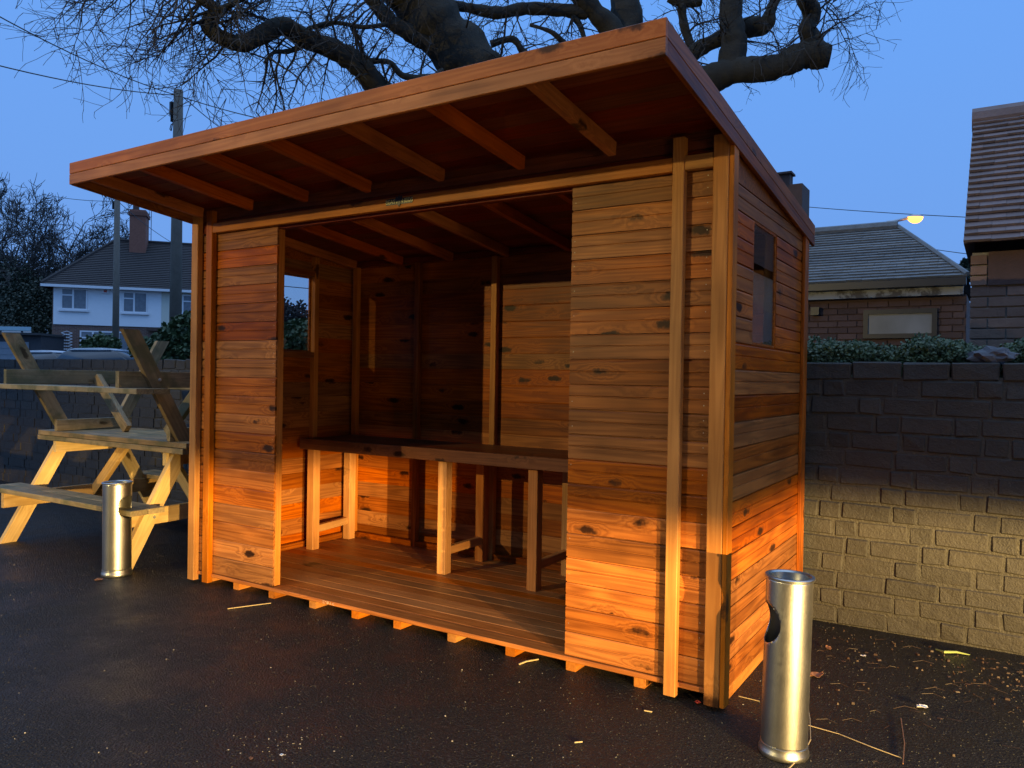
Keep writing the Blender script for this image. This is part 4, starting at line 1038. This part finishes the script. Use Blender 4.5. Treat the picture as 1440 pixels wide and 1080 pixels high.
bit('green_stalk', 'long yellow green stalk lying at the foot of the brick wall', 'stalk', [gpx(1316, 913), gpx(1328, 917, .010), gpx(1345, 917, .012), gpx(1364, 921)], [.004, .007, .006, .002], 'green_leaf', 6)
leaf(981, 990, .035, 'red', 'plastic_scrap', 'red plastic scrap under the near corner of the shelter', 'litter', 6)
leaf(139, 817, .07, 'dry', 'dead_leaf', 'brown dead leaf at the foot of the far steel bin', 'leaf', 7)
leaf(353, 1069, .022, 'dry', 'dead_leaf', 'small brown dead leaf at the bottom of the picture', 'leaf', 8)
leaf(396, 1064, .022, 'paper', 'paper_scrap', 'tiny white scrap at the bottom of the picture', 'litter', 9)
# grit and leaf crumbs too many to count
rnd = random.Random(77); gr = MB(); lf = MB()
def chip(mb, x, y, s, h):
    a = rnd.uniform(0, 6.28); pts = [Vector((x + math.cos(a + k * 1.57 + rnd.uniform(-.3, .3)) * s * rnd.uniform(.5, 1), y + math.sin(a + k * 1.57) * s * rnd.uniform(.3, .9), .0)) for k in range(4)]
    n = len(mb.v); mb.v += [tuple(p) for p in pts] + [(p.x * .8 + x * .2, p.y * .8 + y * .2, h) for p in pts]
    mb.f += [(n + 4, n + 5, n + 6, n + 7)] + [(n + i, n + (i + 1) % 4, n + 4 + (i + 1) % 4, n + 4 + i) for i in range(4)]
for _ in range(420):
    x, y = rnd.uniform(-5.5, 1.4), rnd.uniform(-3.0, 0.0) if rnd.random() < .8 else rnd.uniform(-1, 1.5)
    if -3.7 < x < .05 and y > -.05: continue
    s = rnd.choice((.0016, .002, .002, .003, .005)); chip(gr, x, y, s, s * .7)
for _ in range(40):
    u, v_ = rnd.gauss(405, 40), rnd.gauss(1045, 14); p = gpx(u, v_); chip(gr, p.x, p.y, rnd.choice((.002, .003, .005)), .002)
for _ in range(170):
    x = rnd.uniform(.15, 1.4); y = 1.5 - abs(rnd.gauss(0, .55))
    if rnd.random() < .5: p = gpx(rnd.gauss(1395, 45), rnd.gauss(950, 16)); x, y = p.x, p.y
    if y > 1.52 or (x - .318) ** 2 + (y + .25) ** 2 < .02: continue
    chip(lf, x, y, rnd.choice((.004, .006, .010, .016)) * rnd.uniform(.6, 1.2), rnd.uniform(.002, .010))
for _ in range(100):
    x = rnd.uniform(.1, 1.4); y = rnd.uniform(-.4, 1.45); a = rnd.uniform(0, 6.28); l_ = rnd.uniform(.02, .11)
    lf.tube([(x, y, .004), (x + math.cos(a) * l_ * .5, y + math.sin(a) * l_ * .5, .009), (x + math.cos(a + .4) * l_, y + math.sin(a + .4) * l_, .004)], .0009, 3)
ag = MB()
for _ in range(30000):
    x, y = rnd.uniform(-4.6, 1.5), -3.1 + 4.6 * rnd.random() ** 1.5
    if (-3.7 < x < .03 and y > -.03) or (x - .318) ** 2 + (y + .25) ** 2 < .012: continue
    if (Vector((x, y, 0)) - CAM).dot(CF) < 1.0: continue
    s = rnd.uniform(.0022, .0050); chip(ag, x, y, s, s * rnd.uniform(.25, .55))
tag(ag.build('tarmac_chippings', 'chips'), 'dark stone chippings standing proud of the wet tarmac', 'chippings', kind='stuff')
tag(gr.build('tarmac_grit', 'gritm'), 'pale grit scattered over the wet tarmac', 'grit', kind='stuff')
tag(lf.build('leaf_litter', 'rot'), 'brown leaf litter strewn along the foot of the brick wall', 'leaf litter', kind='stuff')

# ------------------------------------------------------------------ unseen building added behind the camera to block sky light; carries the floodlight
sky_blocker = empty('added_brick_building', (4, -11.5, 0), 0, 'unseen long brick building added across the yard to block part of the sky', 'building')
def pbx(name, lo, hi, mat, par=sky_blocker):
    b = MB(); b.box(Vector(lo) - Vector((4, -11.5, 0)), Vector(hi) - Vector((4, -11.5, 0))); return b.build(name, mat, par)
pbx('wall', (-8, -19, -.1), (16, -11.5, 5.2), 'far_brick')
pr_ = prism('roof', [(-11.1 + 11.5, 5.2), (-19.4 + 11.5, 5.2), (-15.25 + 11.5, 8.2)], 0, -12.3, 12.3, 'brown_roof', sky_blocker)
for x in (-4.5, -.5, 8, 12):
    w_ = pbx('window', (x, -11.499, 1.0), (x + 1.3, -11.42, 2.3), 'upvc'); pbx('pane', (x + .08, -11.419, 1.08), (x + 1.22, -11.41, 2.22), 'dark_glass', w_)
d_ = pbx('door', (3.2, -11.499, 0), (4.3, -11.42, 2.1), 'dark_panel'); pbx('handle', (4.1, -11.419, 1.0), (4.16, -11.38, 1.15), 'galv', d_)
fo = empty('floodlight_fitting', (-6.75, -11.5, 3.96), 0, 'yard floodlight fitting on the added brick building wall', 'lamp')
pb1 = MB(); pb1.box((-.14, .0, -.10), (.14, .12, .10)); pb1.build('housing', 'black_plastic', fo); pb2 = MB(); pb2.tube([(0, .12, 0), (0, 1.1, 0)], .03, 8); pb2.build('bracket', 'black_plastic', fo)
